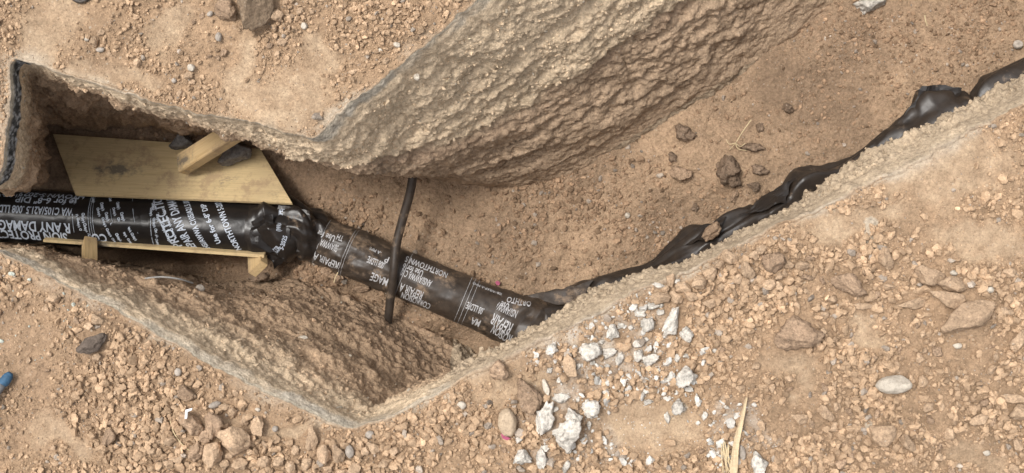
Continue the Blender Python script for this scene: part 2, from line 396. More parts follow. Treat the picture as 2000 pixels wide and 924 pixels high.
def axis_lines(lo, hi, step, far):
    f = np.arange(lo, hi+step/2, step); k = np.cumsum(0.02*1.28**np.arange(1, 60)); k = k[k < far]
    k = np.append(k, far)
    return np.concatenate([lo-k[::-1], f, hi+k])
gx = axis_lines(-2.12, 2.12, 0.0055, 30.0); gy = axis_lines(-1.02, 1.02, 0.0055, 30.0)
GX, GY = np.meshgrid(gx, gy); x, y = GX.ravel(), GY.ravel()
dp = dist_poly(x, y); ins = in_poly(x, y)
near = (np.abs(x) < 3) & (np.abs(y) < 2)
hz = np.zeros(len(x)); hz[near] = ground_h(x[near], y[near], dp[near]); hz[~near] = ground_h(x[~near], y[~near], dp[~near], False)
gcol = ground_colour(x, y, dp)
F = grid_faces(len(gy), len(gx))
keep = ~(ins[F].any(1))
F = F[keep]
used = np.zeros(len(x), bool); used[F.ravel()] = True; idx = np.cumsum(used)-1
ground = link('ground', mesh_arrays('ground', np.stack([x, y, hz], 1)[used], idx[F], mats=(M['ground'],), col=gcol[used]))
ground['kind'] = 'structure'
G_H, G_D, G_I = hz.reshape(len(gy), len(gx)), dp.reshape(len(gy), len(gx)), ins.reshape(len(gy), len(gx))
def look(T, x, y):
    i = np.clip(np.searchsorted(gx, x-.00275), 0, len(gx)-1); j = np.clip(np.searchsorted(gy, y-.00275), 0, len(gy)-1); return T[j, i]

# ------------------------------------------------------------------ trench wall (lofted between the stations, then broken up)
NR = 190
rowpos = np.array([0, .055, .26, .46, .68, .90, 1.0])
vv = np.linspace(0, 1, NR)
L = np.zeros((NR, NC, 3))
for k in range(3):
    for r in range(6):
        m = (vv >= rowpos[r]) & (vv <= rowpos[r+1])
        t = ((vv[m]-rowpos[r])/(rowpos[r+1]-rowpos[r]))[:, None]
        L[m, :, k] = cols[None, :, r, k]*(1-t)+cols[None, :, r+1, k]*t
Lm = L.copy()
for _ in range(5):
    Lm[8:-1] = (Lm[7:-2]+2*Lm[8:-1]+Lm[9:])/4
L = Lm
# normals
du = np.roll(L, -1, 1)-np.roll(L, 1, 1); dv = np.gradient(L, axis=0)
nrm = np.cross(du, dv); nrm /= np.linalg.norm(nrm, axis=2)[:, :, None]+1e-12
cen = nrm[60, NC//8]; 
# orient towards the inside of the trench / upwards
if np.mean(nrm[5:15, :, :2]*(-outn[None])) < 0: nrm = -nrm
P = L.reshape(-1, 3); V_ = np.repeat(vv, NC); C_ = np.tile(np.arange(NC), NR)
npx, npy = P[:, 0]*FPX/(H-P[:, 2])+CX, CY-P[:, 1]*FPX/(H-P[:, 2])
arc = np.cumsum(np.linalg.norm(np.roll(cols[:, 3, :2], -1, 0)-cols[:, 3, :2], axis=1)); ARC = arc[C_]
amp = sstep(0.045, 0.12, V_)
north = ((P[:, 1] > -0.0) & (npx > 560) & (npy < 400)).astype(float)           # long north-east face
bound = 0.30+0.20*sstep(640, 1000, npx)+0.03*fbm(P, 6, 3, seed=40)            # gravel above, clay below
clay = sstep(-0.02, 0.03, V_-bound)*north
S = np.stack([ARC*1.6, P[:, 2]*7.0+V_*2, P[:, 1]*0+3], 1)                     # strata space
Pw = P+0.018*np.stack([fbm(P, 13, 2, seed=61), fbm(P, 13, 2, seed=62), fbm(P, 13, 2, seed=63)], 1)
lump = 1-worley(Pw, 19, 50); lump2 = 1-worley(Pw, 52, 60)
terr = V_*5.2+0.75*fbm(S, .8, 3, .5, seed=64)+.16*fbm(P, 14, 3, .6, seed=65); saw = terr-np.floor(terr); saw = saw*(1-sstep(.9, 1., saw))
scr = sstep(-.1, .35, fbm(P, 2.3, 2, seed=67))
d = 0.020*fbm(P, 4, 3, seed=41)+0.010*fbm(P, 16, 4, 0.6, seed=42)
gravelly = 0.011*(lump-0.5)+0.009*(lump2-0.5)+0.006*fbm(P, 60, 3, seed=43)+north*(.020*(saw-.4)*sstep(.1, .2, V_)+.008*fbm(S, 6.0, 3, .6, seed=46))
strata = 0.012*fbm(S, .9, 3, 0.5, seed=44)+0.030*(saw-.4)*np.clip(.55+1.1*fbm(P, 3, 2, seed=66), .05, 1)+(1-.7*scr)*(0.010*fbm(S, 6.0, 3, 0.6, seed=47)+0.012*fbm(P, 22, 4, 0.65, seed=48)+.004*(lump-.5))+.0035*fbm(np.stack([ARC*.35, P[:, 2]*1.2+V_*1.6, 0*V_], 1), 26, 2, seed=49)
f1, f2, fid = worley(np.stack([ARC*1.0, P[:, 2]*3.4, P[:, 1]*0.3], 1)+0.05*np.stack([fbm(P, 9, 2, seed=71), fbm(P, 9, 2, seed=72), fbm(P, 9, 2, seed=73)], 1), 3.6, 80, True)
crack = (1-sstep(0.0, 0.045, f2-f1))*sstep(0.05, 0.3, fbm(P, 2.2, 2, seed=74)+0.05)
ledge = np.exp(-((V_-bound)/0.012)**2)*north
d = d+(1-clay)*gravelly*(1+.9*((npx > 880) & (P[:, 1] < .62*P[:, 0]+.12)))+clay*(strata-0.022*crack*sstep(-0.1, 0.3, 0.85-V_)+0.010*(fid-0.5)*sstep(0, .3, .85-V_))-0.018*ledge
low = sstep(0.72, 0.80, V_)*north; d = d*(1-0.55*low)
rec = ((npx < 600) & (npy < 400) & (V_ > .30)).astype(float); d = d+rec*(.034*fbm(P, 9, 4, .62, seed=92)+.030*(1-worley(Pw, 12, 93)-.5)+.016*(lump-.5))
sl = ((npy > 470) & (npx < 960)).astype(float)                                 # sloping south-west face
d = d*(1-.35*sl)+sl*amp*(0.020*fbm(np.stack([P[:, 0]*.9+P[:, 1]*.3, P[:, 2]*1.8, P[:, 1]*1.2], 1), 5, 4, 0.6, seed=90)+0.010*(fid-0.5)+.008*(saw-.4)*sstep(.25, .4, V_)+.007*(lump-.5)+.010*fbm(P, 26, 4, .65, seed=89))
lipnoise = 0.004*fbm(P, 30, 3, seed=91)
d = d+.0055*fbm(P, 62, 3, .65, seed=94)
D = amp*d*0.9+(1-amp)*lipnoise*sstep(0.0, 0.02, V_)
P2 = P+nrm.reshape(-1, 3)*D[:, None]
# colours of the layers
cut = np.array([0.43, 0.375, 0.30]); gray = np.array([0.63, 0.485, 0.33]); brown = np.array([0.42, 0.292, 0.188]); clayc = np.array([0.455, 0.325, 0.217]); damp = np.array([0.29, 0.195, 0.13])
n1 = fbm(P, 5, 4, 0.6, seed=95)[:, None]; n2_ = fbm(S, 3, 3, seed=96)[:, None]
c = gray*(1+0.12*n1)
south_r = ((npx > 880) & (npy > 100) & (P[:, 1] < 0.62*P[:, 0]+0.12)).astype(float)[:, None]
c = c*(1-north[:, None]*clay[:, None])+clayc*(1+0.13*n2_)*north[:, None]*clay[:, None]
dn = (north*np.exp(-((V_-bound-0.012)/0.022)**2))[:, None]*np.clip(0.6+n1, 0, 1)*0.7; c = c*(1-dn)+damp*dn
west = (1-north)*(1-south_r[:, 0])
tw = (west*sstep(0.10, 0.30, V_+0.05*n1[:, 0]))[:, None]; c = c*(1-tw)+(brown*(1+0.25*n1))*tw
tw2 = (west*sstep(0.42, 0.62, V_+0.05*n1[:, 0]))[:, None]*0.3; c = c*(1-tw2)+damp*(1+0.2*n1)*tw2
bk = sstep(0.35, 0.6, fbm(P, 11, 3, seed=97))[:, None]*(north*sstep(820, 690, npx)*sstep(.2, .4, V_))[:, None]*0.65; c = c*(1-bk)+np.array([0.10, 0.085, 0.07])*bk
lip = ((1-sstep(0.045, 0.065, V_+0.018*fbm(P, 10, 3, seed=98))))[:, None]*np.clip(1-0.9*south_r, 0, 1)*np.clip(.55+.9*fbm(P, 6, 3, seed=103), .0, 1)[:, None]*np.where((npx < 600) & (npx > 55) & (npy < 300), .12, 1.)[:, None]; c = c*(1-lip)+(cut*(1+0.25*fbm(S, 14, 3, seed=99)[:, None]))*lip
aspz = ((npx < 60) & (npy < 372)).astype(float)[:, None]*(1-sstep(.05, .06, V_))[:, None]
c = c*(1-aspz)+np.array([0.06, 0.058, 0.055])*aspz*(1+0.5*fbm(P, 60, 2, seed=100)[:, None])+aspz*0.30*sstep(0.45, 0.7, lump2)[:, None]*np.array([1, 1, 1])
bead = np.exp(-((V_-0.006)/0.008)**2)[:, None]; pale = np.array([0.50, 0.43, 0.33]); c = c*(1-bead)+pale*bead
sr = south_r*(1-lip)*0.85; c = c*(1-sr)+np.array([0.42, 0.325, 0.225])*(1+0.12*n1)*sr
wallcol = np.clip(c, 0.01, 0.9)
# apron: a thin dusty skirt over the ground edge
k1 = 0.013+0.006*fbm(rim3, 12, 3, seed=101)
ap = []
for off, zz in ((1.7, -0.010), (1.0, 0.002), (0.5, 0.004), (0.15, 0.003)):
    q = rim+outn*(k1*off)[:, None]; ap.append(np.c_[q, np.full(NC, zz)+0.002*fbm(np.c_[q, np.zeros(NC)], 40, 3, seed=102)])
ap = np.array(ap).reshape(-1, 3)
apc = ground_colour(ap[:, 0], ap[:, 1], np.tile(np.array([0.06, 0.03, 0.015, 0.005])[:, None], (1, NC)).ravel())
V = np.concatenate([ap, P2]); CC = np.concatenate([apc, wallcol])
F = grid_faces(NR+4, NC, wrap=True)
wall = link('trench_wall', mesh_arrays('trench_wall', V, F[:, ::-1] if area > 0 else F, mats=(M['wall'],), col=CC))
wall['kind'] = 'structure'

# ------------------------------------------------------------------ trench floor
FM = [(310, 525, 170, 42, -.42), (620, 500, 60, 45, .09), (640, 545, 80, 26, .08), (330, 310, 200, 70, .06), (80, 330, 80, 60, .10),
      (860, 680, 60, 30, -.07), (1430, 345, 70, 50, .05), (700, 390, 90, 40, .03), (1700, 200, 200, 120, .05), (840, 620, 60, 25, .05)]
def floor_h(x, y, detail=True):
    k = FPX/(H+1.22); px, py = x*k+CX, CY-y*k
    P = np.stack([x, y, np.zeros_like(x)-1.2], 1)
    h = -1.215+0.022*fbm(P, 2.5, 3, seed=111)+.011*fbm(P, 7, 3, seed=116)
    for cx, cy, rx, ry, a in FM: h = h+a*np.exp(-(((px-cx)/rx)**2+((py-cy)/ry)**2))
    if detail:
        R = 0.35+0.65*sstep(-.1, .4, fbm(P, 2.0, 3, seed=115))*(1-0.6*sstep(1050, 1300, px))
        h = h+R*(0.010*fbm(P, 14, 4, 0.6, seed=112)+0.010*(1-worley(P, 30, 120))*0.8)+0.004*fbm(P, 50, 3, seed=113)
    return h
fx = np.concatenate([np.linspace(-4.4, -2.5, 40)[:-1], np.arange(-2.5, 2.6, 0.008), np.linspace(2.6, 6.5, 60)]); fy = np.concatenate([np.arange(-0.75, 1.25, 0.008), np.linspace(1.26, 4.2, 60)])
FX, FY = np.meshgrid(fx, fy); x, y = FX.ravel(), FY.ravel()
ins = in_poly(x, y) | (dist_poly(x, y) < 0.35)
z = floor_h(x, y)
Pf = np.stack([x, y, z], 1); k = FPX/(H-z); px, py = x*k+CX, CY-y*k
n = fbm(Pf, 2.6, 4, 0.55, seed=121); m = fbm(Pf, 20, 3, 0.6, seed=122)
w = np.clip(0.5+0.55*n+0.15*m, 0, 1)[:, None]
fc = np.array([0.27, 0.185, 0.12])*(1-w)+np.array([0.43, 0.295, 0.187])*w
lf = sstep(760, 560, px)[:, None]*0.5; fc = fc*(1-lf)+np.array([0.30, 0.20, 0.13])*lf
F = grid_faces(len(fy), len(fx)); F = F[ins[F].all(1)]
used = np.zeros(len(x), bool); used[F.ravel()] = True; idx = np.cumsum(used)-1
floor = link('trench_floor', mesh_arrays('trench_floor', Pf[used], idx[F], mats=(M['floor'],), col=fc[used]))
floor['kind'] = 'structure'

# ------------------------------------------------------------------ rocks
def ico(sub):
    bm = bmesh.new(); bmesh.ops.create_icosphere(bm, subdivisions=sub, radius=1.0)
    V = np.array([v.co[:] for v in bm.verts]); F = np.array([[v.index for v in f.verts] for f in bm.faces]); bm.free(); return V, F
ICO = {1: ico(1), 2: ico(2), 3: ico(3), 4: ico(4)}
def rock_verts(sub, seed, cuts=9, rough=0.10, flat=0.7):
    r = np.random.default_rng(seed); V, F = ICO[sub]; V = V.copy()
    for _ in range(cuts):
        n = r.normal(size=3); n /= np.linalg.norm(n); dd = r.uniform(0.46, 0.86)
        s = V@n; V = V-np.maximum(s-dd, 0)[:, None]*n
    V = V*(1+rough*fbm(V+seed*3.1, 1.6, 3, seed=seed)[:, None])
    if sub >= 3: V = V*(1+(0.02+0.30*rough)*(fbm(V+seed, 5, 4, 0.65, seed=seed+1))[:, None]-0.05*rough/.12*(1-np.abs(fbm(V+seed, 2.4, 3, .5, seed=seed+2))*3).clip(0, 1)[:, None])
    V[:, 2] *= flat; lo = V.min(0); hi = V.max(0)
    V = (V-(lo+hi)/2)/((hi-lo)[:2].max()/2)         # longest side in plan = 2
    return V, F
def rock_mesh(seed, mat, sub=3, cuts=9, rough=0.10, flat=0.7):
    V, F = rock_verts(sub, seed, cuts, rough, flat)
    return mesh_arrays('rock', V, F, mats=(mat,), smooth=True)
POOL = {}
def pool(kind):
    if kind not in POOL:
        mat = {'clod': 'clod', 'brown': 'clod_brown', 'dark': 'clod_dark', 'white': 'concrete', 'pebble': 'pebble', 'wpebble': 'white_pebble', 'boulder': 'boulder', 'asphalt': 'asphalt', 'slab': 'clod', 'rockb': 'rock_brown', 'tanstone': 'tan_stone'}[kind]
        par = {'clod': (12, .16, .72), 'brown': (10, .26, .7), 'dark': (8, .34, .6), 'white': (14, .28, .62), 'pebble': (2, .06, .6), 'wpebble': (3, .06, .6), 'boulder': (11, .16, .75), 'asphalt': (10, .16, .5), 'rockb': (12, .14, .6), 'tanstone': (2, .06, .6), 'slab': (10, .14, .42)}[kind]
        POOL[kind] = [rock_mesh(sum(map(ord, kind))*13+i, M[mat], 4, *par) for i in range(7 if kind in ('clod', 'white', 'brown') else 4)]
    return POOL[kind]
TAKEN = []; SHARED = []
MARKS = [(1882, 618, 'largest flat slab'), (1740, 750, 'pale oval stone'), (1557, 650, 'large crumbly mound'), (1655, 553, 'chunky brownish clod'), (1722, 848, 'broad bottom clod'), (1311, 629, 'tall white fragment'),
         (1110, 846, 'largest white fragment'), (1336, 733, 'grey white fragment'), (1440, 850, 'wood splinter'), (991, 823, 'smooth oval tan stone'), (1508, 514, 'darkest brown rim clod'), (461, 856, 'largest angular clod'),
         (183, 672, 'dark asphalt chunk'), (18, 735, 'blue capped rod'), (648, 885, 'two blocky clods'), (506, 30, 'brown wedge rock'), (375, 133, 'white pebble on the dust'), (1984, 665, 'upright slab at the right edge'),
         (186, 82, 'oblong clod at the top left'), (775, 88, 'white pebble at the upper rim'), (216, 852, 'hollowed brown clod'), (1151, 686, 'broad white fragment'), (688, 838, 'trench corner tip'), (1349, 577, 'middle of the rim clod row')]
ORD = ['nearest', 'second nearest', 'third nearest', 'fourth nearest', 'fifth nearest', 'sixth nearest', 'seventh nearest', 'eighth nearest', 'ninth nearest', 'tenth nearest', 'eleventh nearest', 'twelfth nearest', 'thirteenth nearest', 'fourteenth nearest']
def single_out():
    """every strewn clod or fragment is told by the landmark it lies next to, on which side, and how near"""
    B = {}
    for o, px, py, noun in SHARED:
        m = min(MARKS, key=lambda q: (q[0]-px)**2+(q[1]-py)**2); a = math.degrees(math.atan2(m[1]-py, px-m[0])) % 360
        side = ['right of', 'above right of', 'above', 'above left of', 'left of', 'below left of', 'below', 'below right of'][int((a+22.5)//45) % 8]
        B.setdefault((noun, m[2], side), []).append((math.hypot(m[0]-px, m[1]-py), o))
    for (noun, m, side), L in B.items():
        L.sort(key=lambda t: t[0])
        for i, (_, o) in enumerate(L): o['label'] = (ORD[i]+' ' if len(L) > 1 else '')+noun+' '+side+' the '+m
def surf_at(px, py, level):
    """height of the ground (or the trench floor) under a place in the plan"""
    z = 0.0 if level == 'g' else -1.2
    for _ in range(2):
        p = W(px, py, z); z = float(look(G_H, p[0], p[1]) if level == 'g' else floor_h(np.array([p[0]]), np.array([p[1]]))[0])
    return W(px, py, z)
CLOD_NEAR = 'loose rim clod in the row beside the trench on the right bank'; CLOD_LL = 'tan heaped clod in the loose heap along the bottom left'
def put_rock(name, px, py, w, h, rot, kind, label, cat, group=None, level='g', z=None, lift=0.32, tilt=None):
    p = surf_at(px, py, level) if z is None else W(px, py, z)
    s = (H-p[2])/FPX
    me = random.choice(pool(kind)); o = link(name, me)
    co = me.vertices[0].co
    fl = {'slab': .75, 'asphalt': .7}.get(kind, 0.95)
    hs = min(w, h)*s/2*fl
    a = np.empty(len(me.vertices)*3, dtype=np.float32); me.vertices.foreach_get('co', a); a = a.reshape(-1, 3); e = a.max(0)-a.min(0)
    o.scale = (w*s/e[0], h*s/e[1], 2*hs/e[2])
    o.rotation_euler = (random.uniform(-.18, .18) if tilt is None else tilt[0], random.uniform(-.18, .18) if tilt is None else tilt[1], math.radians(rot))
    o.location = (p[0], p[1], p[2]+hs*lift*2-hs*0.15)
    tag(o, label, cat, group); TAKEN.append((p[0], p[1], max(w, h)*s/2, p[2]))
    if label.startswith('small') or label in (CLOD_NEAR, CLOD_LL): SHARED.append((o, px, py, ' '.join(label.split()[:3])))
    return o

# distinctive stones and clods, each with its own label
BIG = [
 ('dirt_clod', 1882, 618, 118, 60, 16, 'slab', 'largest flat tan dirt slab in the pile on the right bank'),
 ('dirt_clod', 1844, 583, 76, 34, -12, 'slab', 'tan flat clod wedged just above the largest slab on the right bank'),
 ('dirt_clod', 1857, 556, 66, 34, -18, 'slab', 'wedge shaped tan clod between two flat clods on the right bank'),
 ('dirt_clod', 1812, 537, 58, 44, 8, 'clod', 'rounded tan clod topping the slab pile on the right bank'),
 ('dirt_clod', 1779, 594, 60, 22, 14, 'slab', 'long narrow tan clod left of the slab pile'),
 ('dirt_clod', 1655, 553, 74, 42, -20, 'brown', 'chunky brownish clod left of the slab pile, shaded below'),
 ('dirt_clod', 1684, 598, 46, 14, 5, 'slab', 'thin sliver of tan clod lying flat below the chunky brownish clod'),
 ('dirt_clod', 1557, 650, 98, 70, 12, 'brown', 'large crumbly tan mound half buried in the middle of the right bank'),
 ('dirt_clod', 1728, 506, 44, 34, -40, 'clod', 'slanted tan clod just below the smooth dusty strip'),
 ('stone', 1740, 750, 68, 36, 6, 'wpebble', 'pale oval stone with a whitish face on the right bank'),
 ('dirt_clod', 1722, 848, 56, 44, -10, 'clod', 'broad tan clod near the bottom of the right bank'),
 ('dirt_clod', 1772, 864, 38, 26, -30, 'clod', 'tan clod touching the right side of the broad bottom clod'),
 ('dirt_clod', 1613, 806, 38, 24, -25, 'clod', 'oval tan clod left of the pale oval stone, lower'),
 ('dirt_clod', 1558, 816, 36, 22, -10, 'clod', 'flat oval clod beside two small white chips'),
 ('dirt_clod', 1908, 818, 40, 20, 15, 'clod', 'elongated tan clod at the lower right'),
 ('dirt_clod', 1984, 665, 30, 50, -25, 'slab', 'upright tan slab at the right edge of the photo'),
 ('dirt_clod', 1986, 804, 44, 34, 0, 'clod', 'tan clod cut by the right edge, low down'),
 ('dirt_clod', 1977, 778, 54, 20, 2, 'slab', 'long flat clod above the clod at the lower right edge'),
 ('dirt_clod', 1508, 514, 46, 42, 15, 'brown', 'darkest brown clod in the row beside the trench rim'),
 ('dirt_clod', 1035, 772, 48, 74, 10, 'brown', 'tall brown clod left of the large white fragments'),
 ('stone', 991, 823, 38, 56, 8, 'tanstone', 'smooth oval tan stone below the trench rim, standing upright'),
 ('dirt_clod', 1111, 714, 28, 48, 20, 'clod', 'tan clod with a knobbly top beside the small white fragments'),
 ('dirt_clod', 975, 721, 40, 42, 0, 'brown', 'crumbly tan lump on the pale rim of the trench'),
 ('concrete_fragment', 1311, 629, 32, 68, -18, 'white', 'tall white concrete fragment with a grey spot'),
 ('concrete_fragment', 1064, 816, 38, 72, -8, 'white', 'large upright white fragment at the lower left of the rubble'),
 ('concrete_fragment', 1110, 846, 60, 60, 25, 'white', 'largest white concrete fragment, with ridged face'),
 ('concrete_fragment', 1118, 814, 34, 42, 40, 'white', 'white fragment tucked behind the largest white fragment'),
 ('concrete_fragment', 1153, 797, 36, 34, 0, 'white', 'tan stained pale fragment right of the large white fragments'),
 ('concrete_fragment', 1151, 686, 46, 34, 10, 'white', 'broad white fragment near the trench rim'),
 ('concrete_fragment', 1078, 679, 26, 24, 0, 'white', 'white fragment nearest the trench rim, set apart from the others'),
 ('concrete_fragment', 1336, 733, 48, 38, 20, 'white', 'large grey white fragment at the right of the rubble'),
 ('concrete_fragment', 1322, 793, 30, 32, 10, 'white', 'blocky white fragment below the grey white one'),
 ('concrete_fragment', 1340, 654, 28, 34, 20, 'white', 'white fragment at the upper right of the rubble'),
 ('concrete_fragment', 1021, 891, 38, 34, 0, 'white', 'white fragment at the bottom with a grey hollow'),
 ('concrete_fragment', 1057, 891, 26, 44, 10, 'white', 'pointed white fragment below the large upright one'),
 ('concrete_fragment', 1196, 648, 28, 34, 0, 'white', 'white fragment beside the dry root crumbs'),
 ('concrete_fragment', 1263, 634, 28, 28, 0, 'white', 'white rounded fragment left of the tall one'),
 ('concrete_fragment', 1478, 900, 34, 46, 30, 'white', 'white and tan chunk beside the wood splinter'),
 ('stone', 1066, 756, 13, 34, 15, 'wpebble', 'slim cream coloured stone above the large white fragments'),
 ('stone', 1449, 884, 13, 32, 8, 'pebble', 'grey stone slipped under the wood splinter'),
 ('dirt_clod', 461, 856, 64, 56, -38, 'clod', 'largest angular clod in the pile at the lower left'),
 ('dirt_clod', 418, 885, 40, 52, -10, 'clod', 'upright block of tan clod in front of the lower left pile'),
 ('dirt_clod', 378, 824, 52, 50, 0, 'brown', 'brown clod with a white flake on its top left'),
 ('dirt_clod', 420, 826, 44, 52, 20, 'brown', 'crumbly clod in the middle of the lower left pile'),
 ('dirt_clod', 505, 830, 28, 40, 10, 'clod', 'pointed tan clod right of the lower left pile'),
 ('dirt_clod', 385, 881, 30, 46, -20, 'brown', 'grainy clod at the left front of the lower left pile'),
 ('dirt_clod', 405, 851, 26, 30, 0, 'brown', 'lesser brown clod wedged inside the lower left pile'),
 ('dirt_clod', 470, 904, 32, 26, 0, 'clod', 'tan clod at the bottom edge below the largest angular clod'),
 ('dirt_clod', 612, 853, 26, 52, -12, 'clod', 'tall narrow clod below the trench corner'),
 ('dirt_clod', 633, 886, 28, 38, 10, 'clod', 'left one of two blocky clods below the trench corner'),
 ('dirt_clod', 662, 883, 28, 38, 0, 'clod', 'right one of two blocky clods below the trench corner'),
 ('stone', 684, 881, 18, 26, 10, 'pebble', 'dark grey stone beside the blocky clods below the corner'),
 ('stone', 723, 848, 18, 16, 0, 'pebble', 'round grey pebble right of the trench corner tip'),
 ('dirt_clod', 369, 768, 40, 30, -10, 'brown', 'dusty brown clod above the lower left pile'),
 ('stone', 421, 790, 26, 13, 20, 'pebble', 'flat grey stone at the top of the lower left pile'),
 ('asphalt_chunk', 183, 672, 70, 34, 32, 'asphalt', 'dark flat chunk of broken asphalt on the lower left bank'),
 ('dirt_clod', 193, 623, 26, 22, 0, 'clod', 'tan clod just above the asphalt chunk'),
 ('dirt_clod', 108, 583, 26, 22, 0, 'clod', 'tan clod close to the cut edge at the far left'),
 ('dirt_clod', 216, 852, 28, 34, 0, 'brown', 'hollowed brown clod alone on the lower left bank'),
 ('rock', 506, 8, 70, 118, -14, 'rockb', 'big brown wedge shaped rock at the top edge'),
 ('dirt_clod', 446, 18, 46, 52, 0, 'brown', 'crumbly tan clod left of the brown wedge rock'),
 ('dirt_clod', 542, 32, 26, 24, 0, 'clod', 'tan clod right of the brown wedge rock'),
 ('dirt_clod', 186, 82, 17, 23, 0, 'clod', 'oblong tan clod beside a white pebble at the top left'),
 ('pebble', 170, 77, 11, 9, 0, 'wpebble', 'white pebble touching the oblong clod at the top left'),
 ('pebble', 197, 98, 17, 10, 0, 'pebble', 'flat grey pebble below the oblong clod at the top left'),
 ('pebble', 375, 133, 15, 15, 20, 'wpebble', 'white pebble alone on the dust left of the pale patch'),
 ('pebble', 595, 52, 13, 14, 0, 'wpebble', 'white pebble right of the brown wedge rock'),
 ('pebble', 341, 158, 10, 10, 0, 'pebble', 'round grey pebble near the long straight rim'),
 ('pebble', 428, 73, 13, 19, 0, 'pebble', 'grey oval pebble below the crumbly top clod'),
 ('pebble', 411, 28, 13, 10, 30, 'pebble', 'grey blue pebble among the top gravel'),
 ('pebble', 775, 88, 15, 10, -20, 'wpebble', 'white pebble close to the upper rim'),
 ('pebble', 743, 99, 10, 8, 0, 'wpebble', 'tiny cream pebble near the upper rim'),
 ('pebble', 1861, 533, 14, 11, 0, 'wpebble', 'pale pebble beside the rounded clod of the slab pile'),
 ('pebble', 1931, 566, 17, 13, 0, 'wpebble', 'whitish pebble right of the slab pile'),
 ('pebble', 1868, 675, 18, 12, 0, 'wpebble', 'white chip under the largest slab'),
 ('pebble', 902, 791, 18, 16, 0, 'wpebble', 'pale pebble on the smooth dust below the rim'),
 ('pebble', 349, 726, 14, 16, 0, 'pebble', 'grey pebble in the gravel above the lower left pile'),
 ('pebble', 538, 837, 12, 12, 0, 'pebble', 'round grey pebble right of the pointed clod'),
 ('pebble', 504, 800, 11, 9, 0, 'wpebble', 'tiny white pebble above the pointed clod'),
 ('pebble', 1925, 884, 15, 12, 0, 'wpebble', 'pale pebble at the lower right'),
]

NEARRIM = [(1459, 528, 36, 30), (1386, 535, 32, 28), (1364, 551, 34, 30), (1333, 562, 32, 26), (1320, 580, 28, 26), (1349, 577, 26, 24), (1289, 582, 40, 26), (1425, 502, 34, 30),
           (1484, 489, 28, 20), (1500, 556, 32, 22), (1565, 519, 28, 20), (1539, 517, 20, 18), (1383, 593, 28, 20), (1310, 548, 18, 28), (1470, 500, 22, 20), (1440, 545, 24, 20), (1404, 520, 24, 20), (1300, 566, 18, 16), (1410, 560, 18, 16), (1520, 540, 20, 18)]
RUB = [(1238, 600, 19, 18), (1190, 690, 30, 24), (1210, 701, 16, 30), (1244, 671, 22, 16), (1246, 695, 22, 28), (1362, 780, 14, 26), (1303, 815, 13, 26), (1096, 777, 38, 22), (1106, 911, 15, 28), (1015, 857, 18, 18),
       (1265, 786, 19, 13), (1275, 599, 26, 17), (1290, 596, 13, 13), (1289, 610, 18, 12), (1250, 612, 26, 18), (1212, 637, 15, 15), (1066, 875, 19, 16), (1151, 831, 11, 18), (1303, 743, 15, 12), (1322, 699, 15, 18),
       (1271, 703, 36, 26), (1287, 558, 27, 11), (1323, 549, 13, 11), (1130, 716, 10, 14), (1073, 723, 13, 15), (1158, 708, 14, 10), (1092, 741, 12, 13), (1175, 668, 12, 10), (1340, 695, 14, 10), (1186, 715, 12, 10), (1110, 880, 14, 12), (1085, 800, 12, 14), (1396, 685, 12, 10), (1418, 795, 16, 8), (1376, 812, 12, 20), (1363, 826, 10, 10), (1150, 735, 12, 10), (1128, 780, 9, 14), (1232, 640, 12, 12), (1262, 663, 12, 10)]
LLP = [(334, 860, 26, 20), (516, 900, 32, 22), (730, 872, 22, 28), (714, 881, 16, 22), (693, 915, 28, 30), (668, 922, 26, 20), (569, 911, 20, 28), (578, 879, 16, 22), (440, 905, 18, 20), (450, 888, 24, 12), (490, 880, 16, 14), (545, 900, 24, 20), (600, 905, 22, 26), (640, 915, 20, 16), (520, 868, 14, 18), (350, 895, 22, 18), (330, 905, 20, 20), (480, 820, 18, 22), (455, 805, 20, 20), (440, 795, 24, 16), (176, 636, 18, 16), (191, 696, 18, 14), (750, 905, 24, 22), (770, 880, 18, 18), (300, 880, 18, 16)]
FLOOR = [
 ('dirt_clod', 1337, 260, 46, 36, 0, 'dark', 'round lumpy damp clod on the trench floor near the far wall'),
 ('stone', 1327, 338, 44, 36, 20, 'brown', 'grey brown stone with a flat face on the trench floor'),
 ('dirt_clod', 1425, 338, 66, 58, -35, 'dark', 'largest dark clod on the trench floor below the dry sprig'),
 ('stone', 1484, 251, 17, 24, 0, 'dark', 'dark pointed stone on the trench floor right of the sprig'),
 ('dirt_clod', 1540, 212, 26, 22, 0, 'dark', 'two lobed dark clod on open trench floor toward the right'),
 ('dirt_clod', 1468, 288, 52, 20, -8, 'dark', 'long low damp clod under the foot of the sprig'),
 ('dirt_clod', 1312, 307, 18, 22, 30, 'dark', 'angular dark little clod above the flat faced stone'),
 ('dirt_clod', 1484, 332, 40, 22, 0, 'dark', 'low dark clod right of the largest floor clod'),
 ('dirt_clod', 1470, 365, 26, 20, 0, 'dark', 'dark clod next to the black plastic, below the low clod'),
 ('dirt_clod', 1433, 383, 16, 26, 0, 'brown', 'upright brown block below the largest floor clod'),
 ('stone', 1986, 88, 20, 18, 0, 'pebble', 'grey stone on the floor at the right edge'),
 ('pebble', 1225, 421, 11, 12, 0, 'wpebble', 'pale pebble in the middle of the floor gravel'),
 ('dirt_clod', 1356, 405, 16, 16, 0, 'dark', 'round dark pebble like clod left of the upright block'),
 ('dirt_clod', 640, 528, 28, 18, 10, 'brown', 'brown clod leaning on the lower side of the pipe'),
 ('dirt_clod', 700, 563, 48, 16, -4, 'brown', 'long brown clod beside the pipe left of the service tube'),
 ('dirt_clod', 662, 545, 22, 20, 0, 'brown', 'brown clod between the long clod and the leaning clod'),
]
